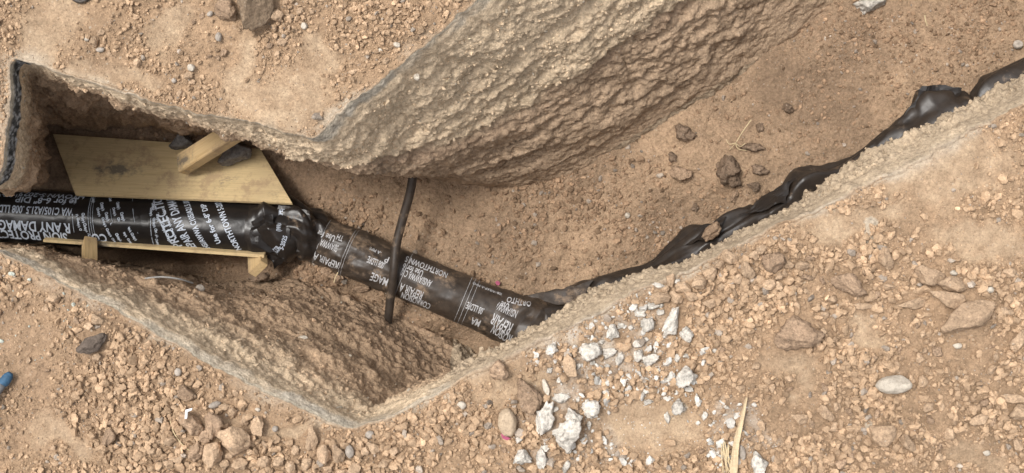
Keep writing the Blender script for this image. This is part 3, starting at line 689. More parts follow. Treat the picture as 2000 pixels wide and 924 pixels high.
for n, px, py, w, h, rot, kind, lab in BIG:
    put_rock(n, px, py, w, h, rot, kind, lab, {'dirt_clod': 'dirt clod', 'stone': 'stone', 'pebble': 'pebble', 'rock': 'rock', 'concrete_fragment': 'concrete', 'asphalt_chunk': 'asphalt'}[n],
             {'dirt_clod': 'dirt clods on the banks', 'concrete_fragment': 'white concrete rubble', 'pebble': 'loose pebbles on the banks'}.get(n), lift=0.12 if 'buried' in lab else (.62 if kind == 'slab' else .48))
for px, py, w, h in NEARRIM: put_rock('dirt_clod', px, py, w, h, random.uniform(-30, 30), 'clod', CLOD_NEAR, 'dirt clod', 'clods in the row beside the rim', lift=.5)
for px, py, w, h in RUB: put_rock('concrete_fragment', px, py, w, h, random.uniform(-25, 25), 'white', 'small white fragment scattered in the rubble patch', 'concrete', 'small white fragments in the rubble patch')
for px, py, w, h in LLP: put_rock('dirt_clod', px, py, w, h, random.uniform(-25, 25), 'clod', CLOD_LL, 'dirt clod', 'clods in the heap along the bottom left', lift=.5)
for n, px, py, w, h, rot, kind, lab in FLOOR:
    put_rock(n, px, py, w, h, rot, kind, lab, {'dirt_clod': 'dirt clod', 'stone': 'stone', 'pebble': 'pebble'}[n], 'clods on the trench floor' if n == 'dirt_clod' else None, level='f')

# more single clods, strewn at random over the rough ground
def strewn(n, box, smin, smax, label, group, kinds=('clod', 'clod', 'brown')):
    made = 0; tries = 0
    while made < n and tries < n*40:
        tries += 1
        px = random.uniform(box[0], box[2]); py = random.uniform(box[1], box[3])
        p = W(px, py, 0); X, Y = np.array([p[0]]), np.array([p[1]])
        s = smin+(smax-smin)*random.random()**2.2
        if look(G_I, p[0], p[1]) or look(G_D, p[0], p[1]) < 0.03+s*0.001: continue
        if roughness(X, Y)[0] < 0.75: continue
        r = s*H/FPX/2
        if any((p[0]-a)**2+(p[1]-b)**2 < ((r+c)*0.82)**2 for a, b, c, _ in TAKEN): continue
        put_rock('dirt_clod', px, py, s, s*random.uniform(.6, .9), random.uniform(-90, 90), random.choice(kinds), label, 'dirt clod', group); made += 1
strewn(85, (1480, 470, 1995, 920), 15, 30, 'small tan clod strewn among the gravel of the right bank', 'small clods strewn over the right bank')
strewn(22, (960, 680, 1480, 920), 13, 22, 'small tan clod among the white rubble', 'small clods among the white rubble')
strewn(38, (10, 560, 760, 920), 12, 22, 'small strewn clod over the lower left bank', 'small clods strewn over the lower left bank')
strewn(28, (10, 5, 860, 200), 11, 20, 'small tan clod strewn over the upper left bank', 'small clods strewn over the upper left bank')
single_out()

# ------------------------------------------------------------------ uncountable gravel and grit: one mesh of many stones per place
SM = {s: [rock_verts(s, 900+i, 9, .30, .8) for i in range(14)] for s in (1, 2)}
def scatter(name, pts, sizes, cols_, sub_split, label, cat, mat='grit', normals=None, sink=0.25):
    Vs, Fs, Cs = [], [], []; off = 0; n = len(pts)
    for sub in (1, 2):
        sel = np.where((sizes >= sub_split) if sub == 2 else (sizes < sub_split))[0]
        grp = rng.integers(0, 14, len(sel))
        for k in range(14):
            q = sel[grp == k]
            if len(q) == 0: continue
            v, f = SM[sub][k]; m = len(q)
            A = rng.normal(size=(m, 3, 3)); 
            ang = rng.uniform(0, 2*np.pi, m); ca, sa = np.cos(ang), np.sin(ang)
            sc = sizes[q, None]*np.stack([np.ones(m), rng.uniform(.5, 1, m), rng.uniform(.5, 1, m)], 1)/2
            vv_ = v[None]*sc[:, None]
            tl = rng.normal(0, .35, (m, 2)); 
            X = vv_[..., 0]*ca[:, None]-vv_[..., 1]*sa[:, None]; Y = vv_[..., 0]*sa[:, None]+vv_[..., 1]*ca[:, None]; Z = vv_[..., 2]+X*tl[:, :1]+Y*tl[:, 1:]
            lift = (sizes[q]*(0.5-sink)*0.6)[:, None]
            o = np.stack([X, Y, Z], -1)
            if normals is not None:
                o = o+pts[q][:, None]+normals[q][:, None]*lift[..., None]
            else:
                o = o+pts[q][:, None]; o[..., 2] += lift
            Vs.append(o.reshape(-1, 3)); Fs.append((f[None]+(np.arange(m)*len(v))[:, None, None]).reshape(-1, 3)+off); off += m*len(v)
            Cs.append(np.repeat(cols_[q], len(v), 0))
    me = mesh_arrays(name, np.concatenate(Vs), np.concatenate(Fs), smooth=False, mats=(M[mat],), col=np.concatenate(Cs))
    o = link(name, me); o['kind'] = 'stuff'; tag(o, label, cat); return o

def dirt_cols(n, base, var=0.15, odd=0.04):
    c = np.array(base)[None]*(1+rng.normal(0, var, (n, 1)))
    k = rng.random(n) < odd; c[k] = np.array([0.36, 0.295, 0.235])*(1+rng.normal(0, .2, (k.sum(), 1)))
    return np.clip(c, .03, .85)

def clear_of_rocks(x, y, floor_level):
    ok = np.ones(len(x), bool)
    for a, b, r, zz in TAKEN:
        if (zz < -.9) == floor_level: ok &= (x-a)**2+(y-b)**2 > (r*.86)**2
    return ok
def sizes_pow(n, lo, hi, a=2.6):
    u = rng.random(n); return (lo**(1-a)+u*(hi**(1-a)-lo**(1-a)))**(1/(1-a))
def bank_gravel():
    n0 = 125000
    px = rng.uniform(-30, 2030, n0); py = rng.uniform(-30, 954, n0)
    x, y = (px-CX)*H/FPX, (CY-py)*H/FPX
    ok = ~look(G_I, x, y); x, y = x[ok], y[ok]; d = look(G_D, x, y)
    P = np.stack([x, y, np.zeros_like(x)], 1); R = roughness(x, y)
    clump = np.clip(0.66+0.8*fbm(P, 4.5, 3, seed=131), 0.08, 1)
    ok = (rng.random(len(x)) < R*R*clump) & (d > 0.006) & clear_of_rocks(x, y, False); x, y, d, P, R = x[ok], y[ok], d[ok], P[ok], R[ok]
    pxx = x*FPX/H+CX; pyy = CY-y*FPX/H
    fine = 1-0.42*zone(pxx, pyy, [(100, 780, 150, 150), (300, 60, 460, 150), (620, 60, 300, 120)])
    s = sizes_pow(len(x), 0.0062, 0.046, 2.35)*fine; s = np.minimum(s, np.maximum(d*1.1, .006))
    cz = zone(pxx, pyy, [(1750, 700, 280, 250), (480, 800, 330, 150), (1400, 550, 170, 80), (1150, 780, 180, 160), (770, 40, 90, 70), (250, 50, 110, 80), (500, 30, 120, 60)])
    k = rng.random(len(x)) < cz*.15; s = np.where(k & (d > .04), rng.uniform(.017, .040, len(x))*(1-.35*zone(pxx, pyy, [(450, 60, 480, 140)])), s)
    z = look(G_H, x, y)+np.where(k, .004, 0); c = dirt_cols(len(x), (0.455, 0.312, 0.197))
    wz = zone(pxx, pyy, [(1190, 720, 190, 170), (1440, 860, 70, 70)]); k = rng.random(len(x)) < wz*0.24
    c[k] = np.array([.60, .56, .50])*(1+rng.normal(0, .12, (k.sum(), 1)))
    lz = zone(pxx, pyy, [(60, 620, 110, 90)]); k = rng.random(len(x)) < lz*0.07; c[k] = np.array([.50, .52, .45])
    print('bank gravel', len(x))
    scatter('bank_gravel', np.stack([x, y, z], 1), s, c, 0.0185, 'loose tan gravel and crumbs covering the banks round the trench', 'gravel', sink=.08)
bank_gravel()
def bank_grit():
    n0 = 26000
    px = rng.uniform(-20, 2020, n0); py = rng.uniform(-20, 944, n0); x, y = (px-CX)*H/FPX, (CY-py)*H/FPX
    ok = ~look(G_I, x, y); x, y = x[ok], y[ok]; d = look(G_D, x, y); R = roughness(x, y)
    ok = (d > .008) & (rng.random(len(x)) < .35+.65*R); x, y, d = x[ok], y[ok], d[ok]
    s = sizes_pow(len(x), .004, .0085); c = dirt_cols(len(x), (0.43, 0.30, 0.195), .2, .12)
    pxx = x*FPX/H+CX; pyy = CY-y*FPX/H; wz = zone(pxx, pyy, [(1230, 770, 190, 150), (1440, 860, 70, 70)]); k = rng.random(len(x)) < wz*.3; c[k] = np.array([.62, .58, .53])
    scatter('bank_grit', np.stack([x, y, look(G_H, x, y)], 1), s, c, 1.0, 'fine grit and dust crumbs lying over the banks', 'grit')
bank_grit()
def floor_gravel():
    n0 = 52000; k = FPX/(H+1.21)
    px = rng.uniform(100, 2030, n0); py = rng.uniform(-20, 720, n0); x, y = (px-CX)/k, (CY-py)/k
    ok = in_poly(x, y); x, y, px, py = x[ok], y[ok], px[ok], py[ok]
    P = np.stack([x, y, np.zeros_like(x)], 1)
    dens = 0.40+0.9*zone(px, py, [(1090, 470, 130, 110), (640, 430, 110, 60), (1220, 470, 120, 60), (900, 420, 70, 60), (1430, 380, 70, 60), (1060, 385, 120, 30), (660, 530, 100, 50), (1930, 60, 90, 90), (1700, 60, 120, 60)])
    dens *= np.clip(.6+.8*fbm(P, 4, 3, seed=141), .1, 1)
    ok = (rng.random(len(x)) < dens) & clear_of_rocks(x, y, True); x, y = x[ok], y[ok]; px = px[ok]
    s = sizes_pow(len(x), .008, .040, 2.5)*np.where(px > 1300, .75, 1.0)
    c = dirt_cols(len(x), (0.325, 0.215, 0.135), .2, .08)
    print('floor gravel', len(x))
    scatter('floor_gravel', np.stack([x, y, floor_h(x, y)], 1), s, c, .02, 'brown gravel lying over the trench floor', 'gravel', sink=.12)
floor_gravel()
def wall_gravel():
    nn = nrm.reshape(-1, 3)
    w = (1-clay)*amp*(V_ < .75)*(V_ > .09)*np.where(north > 0, 1.0, .55)*np.where((npx > -40) & (npx < 2040) & (npy > -40) & (npy < 960), 1, 0)
    w = w*np.clip(.5+.9*fbm(P, 6, 3, seed=151), .03, 1)
    q = rng.choice(len(P), 3600, p=w/w.sum(), replace=False)
    s = sizes_pow(len(q), .007, .026, 2.8); c = wallcol[q]*(1+rng.normal(0, .12, (len(q), 1)))
    k = rng.random(len(q)) < .04; c[k] = np.array([.42, .36, .28])
    scatter('wall_gravel', P2[q], s, np.clip(c, .02, .8), .016, 'stones bedded in the cut trench faces', 'gravel', normals=nn[q], sink=.42)
wall_gravel()

# ------------------------------------------------------------------ tubes, pipes
def catmull(pts, n):
    pts = np.asarray(pts, float); m = len(pts); seg = np.linalg.norm(np.diff(pts, axis=0), axis=1); s = np.r_[0, np.cumsum(seg)]
    t = np.linspace(0, s[-1], n); out = np.zeros((n, pts.shape[1]))
    for k in range(pts.shape[1]):
        mk = np.gradient(pts[:, k], s) if m > 2 else np.full(m, (pts[-1, k]-pts[0, k])/s[-1])
        i = np.clip(np.searchsorted(s, t, 'right')-1, 0, m-2); h = s[i+1]-s[i]; u = (t-s[i])/h
        out[:, k] = (2*u**3-3*u**2+1)*pts[i, k]+(u**3-2*u**2+u)*h*mk[i]+(-2*u**3+3*u**2)*pts[i+1, k]+(u**3-u**2)*h*mk[i+1]
    return out, t
class Tube:
    """surface round an axis; u runs along it, phi = 0 looks up, positive towards the south bank"""
    def __init__(s, pts, rfun, n=300, nphi=72):
        s.ax, s.t = catmull(pts, n); s.n = n; s.nphi = nphi; s.rfun = rfun
        T = np.gradient(s.ax, axis=0); T /= np.linalg.norm(T, axis=1)[:, None]
        up = np.array([0, 0, 1.0])-T*T[:, 2:3]; up /= np.linalg.norm(up, axis=1)[:, None]
        S = np.cross(T, up); s.T, s.up, s.S = T, up, S          # S points to image-down for a tube running left to right
        s.len = s.t[-1]
    def at(s, u, phi, off=0.0):
        u = np.clip(u, 0, s.len); f = lambda A: np.stack([np.interp(u, s.t, A[:, k]) for k in range(3)], -1)
        a, up, S = f(s.ax), f(s.up), f(s.S)
        dirv = up*np.cos(phi)[..., None]+S*np.sin(phi)[..., None]
        return a+dirv*(s.rfun(u, phi, a+dirv*0.1)+off)[..., None]
    def mesh(s, name, mat, jag=0.0):
        U, PH = np.meshgrid(s.t, np.linspace(-np.pi, np.pi, s.nphi, endpoint=False), indexing='ij')
        V = s.at(U.ravel(), PH.ravel()); F = grid_faces(s.n, s.nphi, True)[:, ::-1]
        if jag:
            V = V+rng.normal(0, jag, V.shape); alt = ((F[:, 0] % 2) == 0)[:, None]
            F = np.concatenate([np.where(alt, F[:, [0, 1, 2]], F[:, [1, 2, 3]]), np.where(alt, F[:, [0, 2, 3]], F[:, [1, 3, 0]])])
        return mesh_arrays(name, V, F, mats=(mat,), smooth=not jag)
    def find(s, px, py):
        if not hasattr(s, 'tab'):
            U, PH = np.meshgrid(np.linspace(0, s.len, 300), np.radians(np.linspace(-88, 88, 120)), indexing='ij')
            s.tab = (U, PH, s.at(U.ravel(), PH.ravel()))
        U, PH, q = s.tab; k = FPX/(H-q[:, 2]); dd = (q[:, 0]*k+CX-px)**2+(CY-q[:, 1]*k-py)**2
        i = int(np.argmin(dd)); return U.ravel()[i], PH.ravel()[i]

def wr(amp_, fu, fp, seed):
    """folds of loose sheeting: long creases running round and along the tube"""
    def f(u, phi, q):
        C = np.stack([u*fu, np.sin(phi)*fp, np.cos(phi)*fp], -1).reshape(-1, 3)
        a = fbm(C, 1.0, 4, .55, seed=seed); b = 1-np.abs(fbm(C+7.7, .7, 3, .5, seed=seed+9))*2
        return (amp_*(a*.6+np.clip(b, -.3, 1)*.5)).reshape(u.shape)
    return f
def crumple(base, a1, f1_, n_, seed, us=1.0):
    """folded film: flat facets meeting in straight sharp creases"""
    r = np.random.default_rng(seed); ks = r.normal(size=(n_, 3)); ks /= np.linalg.norm(ks, axis=1)[:, None]; fr = r.uniform(.6, 1.7, n_); ph_ = r.random(n_)
    def f(u, phi, q):
        C = np.stack([u*f1_*us, np.sin(phi)*f1_*.12, np.cos(phi)*f1_*.12], -1).reshape(-1, 3)
        C = C+.18*np.stack([fbm(C, .6, 2, seed=seed+k) for k in (1, 2, 3)], 1); h = 0
        for i in range(n_):
            x = C@ks[i]*fr[i]+ph_[i]; tri = np.abs(x-np.floor(x)-.5)*2-.5; m = sstep(-.25, .3, vnoise(C*.55+i*9.1, seed+40+i))
            h = h+tri*m/fr[i]
        return base(u, phi, q)+(a1*h).reshape(u.shape)
    return f
wL, wJ, wM, wE, wR = crumple(wr(.0035, 5, 1.6, 201), .004, 7, 4, 205), crumple(wr(.006, 9, 1.7, 211), .022, 11, 6, 215), crumple(wr(.005, 9, 2.2, 221), .006, 10, 5, 225), crumple(wr(.005, 7, 1.6, 231), .016, 9, 5, 235), crumple(wr(.004, 4, 1.3, 241), .034, 12, 7, 245, .28)
pL = [W(-690, 396, -1.08), W(-300, 410, -1.08), W(0, 421, -1.08), W(300, 437, -1.085), W(575, 452, -1.09)]
tubeL = Tube(pL, lambda u, p, q: .1235+wL(u, p, q), 420, 84)
pM = [W(570, 446, -1.12), W(700, 500, -1.125), W(860, 566, -1.13), W(1010, 628, -1.135)]
def rM(u, p, q):
    k = q[:, 0]*FPX/(H+1.03)+CX if q.ndim == 2 else None
    return .1115+wM(u, p, q)*(0.6+1.2*np.exp(-((u-.32)/.12)**2))+.004*np.exp(-((u-.27)/.02)**2)+.004*np.exp(-((u-1.02)/.03)**2)
tubeM = Tube(pM, rM, 420, 84)
pJ = [W(488, 447, -1.088), W(540, 450, -1.09), W(585, 452, -1.10), W(625, 466, -1.118)]
def rJ(u, p, q):
    t = u/tubeJ.len
    return .124+.012*np.sin(np.pi*np.clip(t*1.2, 0, 1))-.012*sstep(.75, 1, t)+wJ(u, p, q)*sstep(0, .25, t)*(1-.75*sstep(.85, 1, t))
tubeJ = Tube(pJ, lambda u, p, q: .12+0*u, 180, 96); tubeJ.rfun = rJ
pE = [W(965, 609, -1.135), W(1010, 628, -1.135), W(1050, 640, -1.135), W(1095, 638, -1.135), W(1150, 616, -1.135)]
tubeE = Tube(pE, lambda u, p, q: .119+.010*np.sin(np.pi*np.clip(u/.36, 0, 1))+wE(u, p, q)*sstep(0, .08, u), 200, 90)
# run along the south-east wall: loose sheeting that billows out to the north of the pipe
EDGE = [(1071, 570), (1156, 549), (1208, 528), (1270, 505), (1330, 465), (1357, 445), (1385, 442), (1419, 418), (1487, 382), (1530, 368), (1552, 338), (1600, 320), (1662, 302), (1688, 285), (1740, 236), (1757, 222), (1792, 170), (1823, 162), (1875, 172), (1894, 190), (1912, 161), (2000, 101), (2080, 70)]
A0, A1 = np.array([1085.0, 650.0]), np.array([1994.0, 198.0]); adir = (A1-A0)/np.linalg.norm(A1-A0); anrm = np.array([adir[1], -adir[0]])
eu = [float((np.array(e)-A0)@adir) for e in EDGE]; ed = [float((np.array(e)-A0)@anrm) for e in EDGE]
sR = (H+1.13)/FPX
pR = [W(*(A0+adir*k), -1.13) for k in (0, 300, 700, 1015, 1500, 2400)]
def rR(u, p, q):
    n = np.interp(u/sR, eu, ed, right=50)*sR*0.985
    w = np.clip(-np.sin(p), 0, 1)**1.6
    sm = .108+(n-.108)*w
    return sm*(1-.05*w)+wR(u, p, q)*(1-.25*w)-.016*np.clip(1-np.abs(fbm(np.stack([u*4, p*1.3, p*0], -1).reshape(-1, 3), 1.0, 2, seed=77).reshape(u.shape))*7, 0, 1)*w
tubeR = Tube(pR, rR, 620, 96)

pipe = empty('water_pipe', (0, 0, -1.1))
tag(pipe, 'water main wrapped in printed black plastic running through the trench', 'pipe')
def part(name, me, parent):
    o = bpy.data.objects.new(name, me); COL.objects.link(o); o.parent = parent
    o.matrix_parent_inverse = parent.matrix_basis.inverted() if parent.parent is None else Matrix()
    return o
def part_w(name, me, parent):            # mesh in world coordinates under a parent that sits at pipe.location
    o = bpy.data.objects.new(name, me); COL.objects.link(o); o.parent = parent
    root = parent
    while root.parent is not None: root = root.parent
    o.location = -root.location if parent is root else (0, 0, 0)
    return o
sec = {}
for key, tb, nm, mt, lab in (('L', tubeL, 'wrapped_pipe_section', 'plastic', 'glossy black wrapped section beside the plywood'),
                        ('J', tubeJ, 'plastic_collar', 'plastic_mid', 'bunched black plastic over the pipe joint'),
                        ('M', tubeM, 'wrapped_pipe_section', 'plastic_dusty', 'dusty wrapped section under the service tube'),
                        ('E', tubeE, 'plastic_collar', 'plastic_dusty', 'dusty wrapped bend under the right bank'),
                        ('R', tubeR, 'wrapped_pipe_section', 'plastic_run', 'loose black sheeting on the pipe run under the right bank')):
    o = part_w(nm, tb.mesh(nm, M[mt], 0), pipe); o['label'] = lab; sec[key] = (tb, o)

# ------------------------------------------------------------------ printed lettering on the wrap, bent round the pipe
TXT = []   # section, text, start px, start py, cap height, length along the line, rotation, weight, ink
def T(k, s, px, py, cap, ln, rot=180, bold=.022, ink='ink'): bold = bold*(.55 if ink == 'ink_dusty' else 1); TXT.append((k, s, px, py, cap, rot, ln, bold, ink))
T('L', '(1-800-WRAP-A PIPE)', 40, 381, .020, .26); T('L', 'HTOWN S-2025', 168, 381, .036, .30)
T('L', 'e for 6-8" DIP', 146, 391, .033, .265); T('L', 'WA C105/A21.5 .008 LLDPE', 146, 408, .034, .375); T('L', 'R ANY DAMAGE', 138, 437, .046, .355)
T('L', 'SION PROTECTION', 132, 456, .050, .42); T('L', 'CO', 208, 458, .046, .07)
R2 = 115
T('L', 'PROTECTIO', 357, 480, .040, .29, R2, .016); T('L', 'REPAIR ANY DAMAGE', 387, 487, .038, .34, R2, .016)
T('L', 'ANSI/AWWA C105/A21.5 .008 L', 413, 487, .025, .33, R2); T('L', 'Use for 6-8" DIP', 434, 474, .024, .215, R2); T('L', 'NORTHTOWN S-2025', 472, 487, .027, .295, R2)
for i, (cx, lean, j0, j1) in enumerate(((150, 97, 0, 5), (163, 97, 0, 5), (192, 112, 0, 5), (208, 112, 0, 5), (224, 112, 0, 5), (240, 112, 0, 5), (297, 97, 0, 5), (307, 106, 0, 4), (318, 116, 1, 4))):
    for j in range(j0, j1):
        T('L', "Christy's", cx+(j*9-12 if lean > 100 else 3*j-4), 386+j*20+(10 if i % 2 else 0), .0125 if i % 2 else .0105, .044, lean+180, .05)
T('J', '(WRAP-A PIPE)', 548, 452, .017, .10, 86); T('J', 'S-2025', 553, 488, .018, .055, 70); T('J', 'COR', 541, 494, .022, .04, 60)
ik = 'ink_dusty'
T('M', 'REPAIR A', 664, 513, .042, .125, ink=ik); T('M', 'SI/AWWA C10', 662, 480, .031, .125, ink=ik); T('M', 'Use for', 656, 462, .030, .09, ink=ik); T('M', 'TH', 673, 462, .028, .03, ink=ik)
T('M', '.008 LLDPE', 754, 514, .030, .085, ink=ik); T('M', 'P', 762, 503, .030, .02, ink=ik); T('M', 'MAGE', 760, 545, .042, .085, ink=ik); T('M', '-A PIPE', 746, 492, .015, .06, ink=ik)
T('M', 'CORROSION', 842, 594, .044, .145, ink=ik); T('M', 'REPAIR A', 829, 571, .043, .115, ink=ik); T('M', 'ANSI/AWWA C10', 844, 549, .031, .15, ink=ik); T('M', 'Use for 6', 829, 530, .031, .10, ink=ik); T('M', 'NORTHTOWN S', 876, 534, .034, .21, ink=ik)
T('M', '.08 LLDPE', 948, 603, .031, .085, ink=ik); T('M', 'MA', 940, 627, .044, .045, ink=ik); T('M', '(1-800-WRAP-A PIPE)', 990, 578, .016, .17, ink=ik)
T('E', 'ROSION', 1002, 656, .046, .095, 175, ink=ik); T('E', 'REPAIR', 1004, 634, .048, .105, 175, ink=ik); T('E', 'NSI/AWWA C1', 1013, 608, .034, .14, 178, ink=ik); T('E', 'Use', 996, 594, .032, .04, 180, ink=ik); T('E', 'ORTHTO', 1038, 590, .032, .12, 185, ink=ik)
def wrap_texts():
    tmp = []
    for k, s, px, py, cap, rot, ln, bold, ink in TXT:
        cu = bpy.data.curves.new('print', 'FONT'); cu.body = s; cu.size = cap/0.69; cu.offset = bold*cap/.69; cu.resolution_u = 3
        o = bpy.data.objects.new('print_tmp', cu); COL.objects.link(o); tmp.append(o)
    dg = bpy.context.evaluated_depsgraph_get()
    for o, (k, s, px, py, cap, rot, ln, bold, ink) in zip(tmp, TXT):
        me = bpy.data.meshes.new_from_object(o.evaluated_get(dg)); bm = bmesh.new(); bm.from_mesh(me)
        step = .010
        for ax in (0, 1):
            lo = min((v.co[ax] for v in bm.verts), default=0); hi = max((v.co[ax] for v in bm.verts), default=0); q = lo+step
            while q < hi:
                no = [0, 0, 0]; no[ax] = 1; co = [0, 0, 0]; co[ax] = q
                bmesh.ops.bisect_plane(bm, geom=bm.verts[:]+bm.edges[:]+bm.faces[:], plane_co=co, plane_no=no); q += step
        bm.to_mesh(me); bm.free()
        tb, ob = sec[k]; n = len(me.vertices); a = np.empty(n*3, dtype=np.float32); me.vertices.foreach_get('co', a); a = a.reshape(-1, 3).astype(float)
        u0, p0 = tb.find(px, py); al = math.radians(rot); wf = ln/max(1e-4, a[:, 0].max())
        tx = a[:, 0]*wf; ty = a[:, 1]; dx = tx*math.cos(al)-ty*math.sin(al); dy = tx*math.sin(al)+ty*math.cos(al)
        r = .124 if k in 'LJ' else .1115
        u = u0+dx; ph = p0-dy/r
        q = tb.at(u, ph, .0012)
        me.vertices.foreach_set('co', q.astype(np.float32).ravel()); me.materials.clear(); me.materials.append(M[ink]); me.update()
        part_w('printed_lettering', me, ob)
    for o in tmp:
        c = o.data; bpy.data.objects.remove(o); bpy.data.curves.remove(c)
wrap_texts()
# thin stripe lines and tape bands on the wrap
def ring(k, px, py, lean, width, ink, off=.0008, span=(-85, 85)):
    tb, ob = sec[k]; u0, p0 = tb.find(px, py); ph = np.radians(np.linspace(span[0], span[1], 50)); r = .12
    V = []
    for e in (0, 1):
        u = u0+math.tan(math.radians(lean))*(ph-p0)*r+e*width; V.append(tb.at(u, ph, off))
    V = np.concatenate(V); F = grid_faces(2, 50)
    return V, F[:, ::-1]
for k, px, py, lean, wd, ink, nm in [('L', 141, 430, 4, .002, 'ink', 'tape_line'), ('L', 170, 430, 6, .0015, 'ink', 'tape_line'), ('L', 176, 430, 7, .0012, 'ink', 'tape_line'), ('L', 182, 430, 7, .0012, 'ink', 'tape_line'),
                                     ('L', 293, 430, 3, .002, 'ink', 'tape_line'), ('L', 262, 420, 16, .0015, 'ink', 'tape_line'), ('L', 216, 420, 18, .0012, 'ink', 'tape_line'),
                                     ('M', 676, 485, 0, .0018, 'ink_dusty', 'tape_line'), ('M', 681, 487, 0, .0014, 'ink_dusty', 'tape_line'), ('M', 788, 535, 0, .0018, 'ink_dusty', 'tape_line'), ('M', 905, 583, 0, .0016, 'ink_dusty', 'tape_line'), ('M', 912, 586, 0, .0014, 'ink_dusty', 'tape_line'), ('M', 919, 589, 0, .0014, 'ink_dusty', 'tape_line'), ('M', 618, 465, 0, .0018, 'ink_dusty', 'tape_line'), ('M', 626, 468, 0, .0014, 'ink_dusty', 'tape_line')]:
    V, F = ring(k, px, py, lean, wd, ink); part_w(nm, mesh_arrays(nm, V, F, mats=(M[ink],)), sec[k][1])
for px, lean, wd in ((138, 5, .075), (205, 17, .16), (290, 4, .06)):
    V, F = ring('L', px, 430, lean, wd, 'plastic', .0006); part_w('tape_band', mesh_arrays('tape_band', V, F, mats=(M['plastic'],)), sec['L'][1])

# crumpled plastic flaps at the joint and along the run
def flap(name, corners, mat, seed, amp_=.02, n=40, parent=pipe):
    """loose sheet between four corners (px,py,z), creased; has two skins"""
    a, b, c, d = [W(*q) for q in corners]
    s = np.linspace(0, 1, n); U, Vv = np.meshgrid(s, s, indexing='ij'); U, Vv = U.ravel()[:, None], Vv.ravel()[:, None]
    Q = a*(1-U)*(1-Vv)+b*U*(1-Vv)+c*U*Vv+d*(1-U)*Vv
    f1_, f2_, fi = worley(Q, 9, seed, True)
    edge = np.minimum(np.minimum(U, 1-U), np.minimum(Vv, 1-Vv))[:, 0]
    h = amp_*(1.2*f1_-.6)+amp_*.5*fbm(Q, 12, 3, seed=seed)
    Q = Q+np.array([.35, .25, 1.0])*h[:, None]
    Q[:, :2] += .012*np.stack([fbm(Q, 14, 2, seed=seed+5), fbm(Q, 14, 2, seed=seed+6)], 1)
    Q2 = Q-np.array([0, 0, .0015]); F = grid_faces(n, n); m = n*n
    V = np.concatenate([Q, Q2]); F = np.concatenate([F, F[:, ::-1]+m])
    o = part_w(name, mesh_arrays(name, V, F, mats=(M[mat],), smooth=False), parent); return o
flap('plastic_flap', [(485, 430, -.955), (535, 420, -.955), (545, 500, -1.0), (490, 478, -.97)], 'plastic', 301, .018, 9)
flap('plastic_flap', [(540, 405, -1.0), (600, 415, -1.0), (612, 490, -1.02), (548, 505, -1.02)], 'plastic_mid', 311, .022, 10)
flap('plastic_flap', [(512, 488, -1.03), (560, 490, -1.03), (556, 520, -1.06), (540, 526, -1.06)], 'plastic', 321, .016, 10)
flap('plastic_flap', [(1030, 580, -1.03), (1080, 566, -1.03), (1160, 552, -1.06), (1120, 600, -1.02)], 'plastic_dusty', 331, .012, 24)
flap('plastic_flap', [(1760, 240, -1.06), (1800, 165, -1.08), (1880, 172, -1.06), (1860, 215, -1.02)], 'plastic', 341, .02, 10)
flap('plastic_flap', [(1440, 425, -1.04), (1490, 384, -1.08), (1552, 345, -1.06), (1530, 395, -1.0)], 'plastic_mid', 351, .02, 11)
flap('plastic_flap', [(1330, 478, -1.06), (1362, 446, -1.08), (1420, 425, -1.05), (1390, 470, -1.0)], 'plastic_mid', 361, .018, 11)

# ------------------------------------------------------------------ boards, props, tube
def box_between(name, corners8, mat, bevel=.0015):
    """box from 8 corners: bottom ring then top ring"""
    bm = bmesh.new(); v = [bm.verts.new(c) for c in corners8]
    for f in ((3, 2, 1, 0), (4, 5, 6, 7), (0, 1, 5, 4), (1, 2, 6, 5), (2, 3, 7, 6), (3, 0, 4, 7)): bm.faces.new([v[i] for i in f])
    bmesh.ops.bevel(bm, geom=bm.edges[:], offset=bevel, segments=2, affect='EDGES')
    bmesh.ops.recalc_face_normals(bm, faces=bm.faces[:])
    me = bpy.data.meshes.new(name); bm.to_mesh(me); bm.free(); me.materials.append(mat); return me
def board(name, quad, th, mat, label):
    """sheet of given thickness with its upper face on the quad (in order along one long edge, then back)"""
    q = [W(*c) for c in quad]; n = np.cross(q[1]-q[0], q[3]-q[0]); n /= np.linalg.norm(n); n = n if n[2] > 0 else -n
    c = sum(q)/4; xa = (q[1]-q[0])+(q[2]-q[3]); xa /= np.linalg.norm(xa); ya = np.cross(n, xa)
    R = np.stack([xa, ya, n]); loc = [R@(p-c) for p in q]
    low = [l-np.array([0, 0, th]) for l in loc]
    o = link(name, box_between(name, low+loc, mat)); o.matrix_world = Matrix([[*R[:, 0], c[0]], [*R[:, 1], c[1]], [*R[:, 2], c[2]], [0, 0, 0, 1]])
    o.matrix_world = Matrix(((xa[0], ya[0], n[0], c[0]), (xa[1], ya[1], n[1], c[1]), (xa[2], ya[2], n[2], c[2]), (0, 0, 0, 1)))
    return tag(o, label, 'board')
board('plywood_board', [(147, 380, -.985), (571, 396, -.985), (508, 290, -1.14), (103, 262, -1.14)], .018, M['ply'], 'stained plywood sheet leaning on the upper side of the wrapped pipe')
board('plywood_board', [(84, 473, -.975), (516, 504, -.99), (516, 498, -.985), (84, 468, -.97)], .34, M['ply'], 'plywood sheet on edge along the lower side of the wrapped pipe')
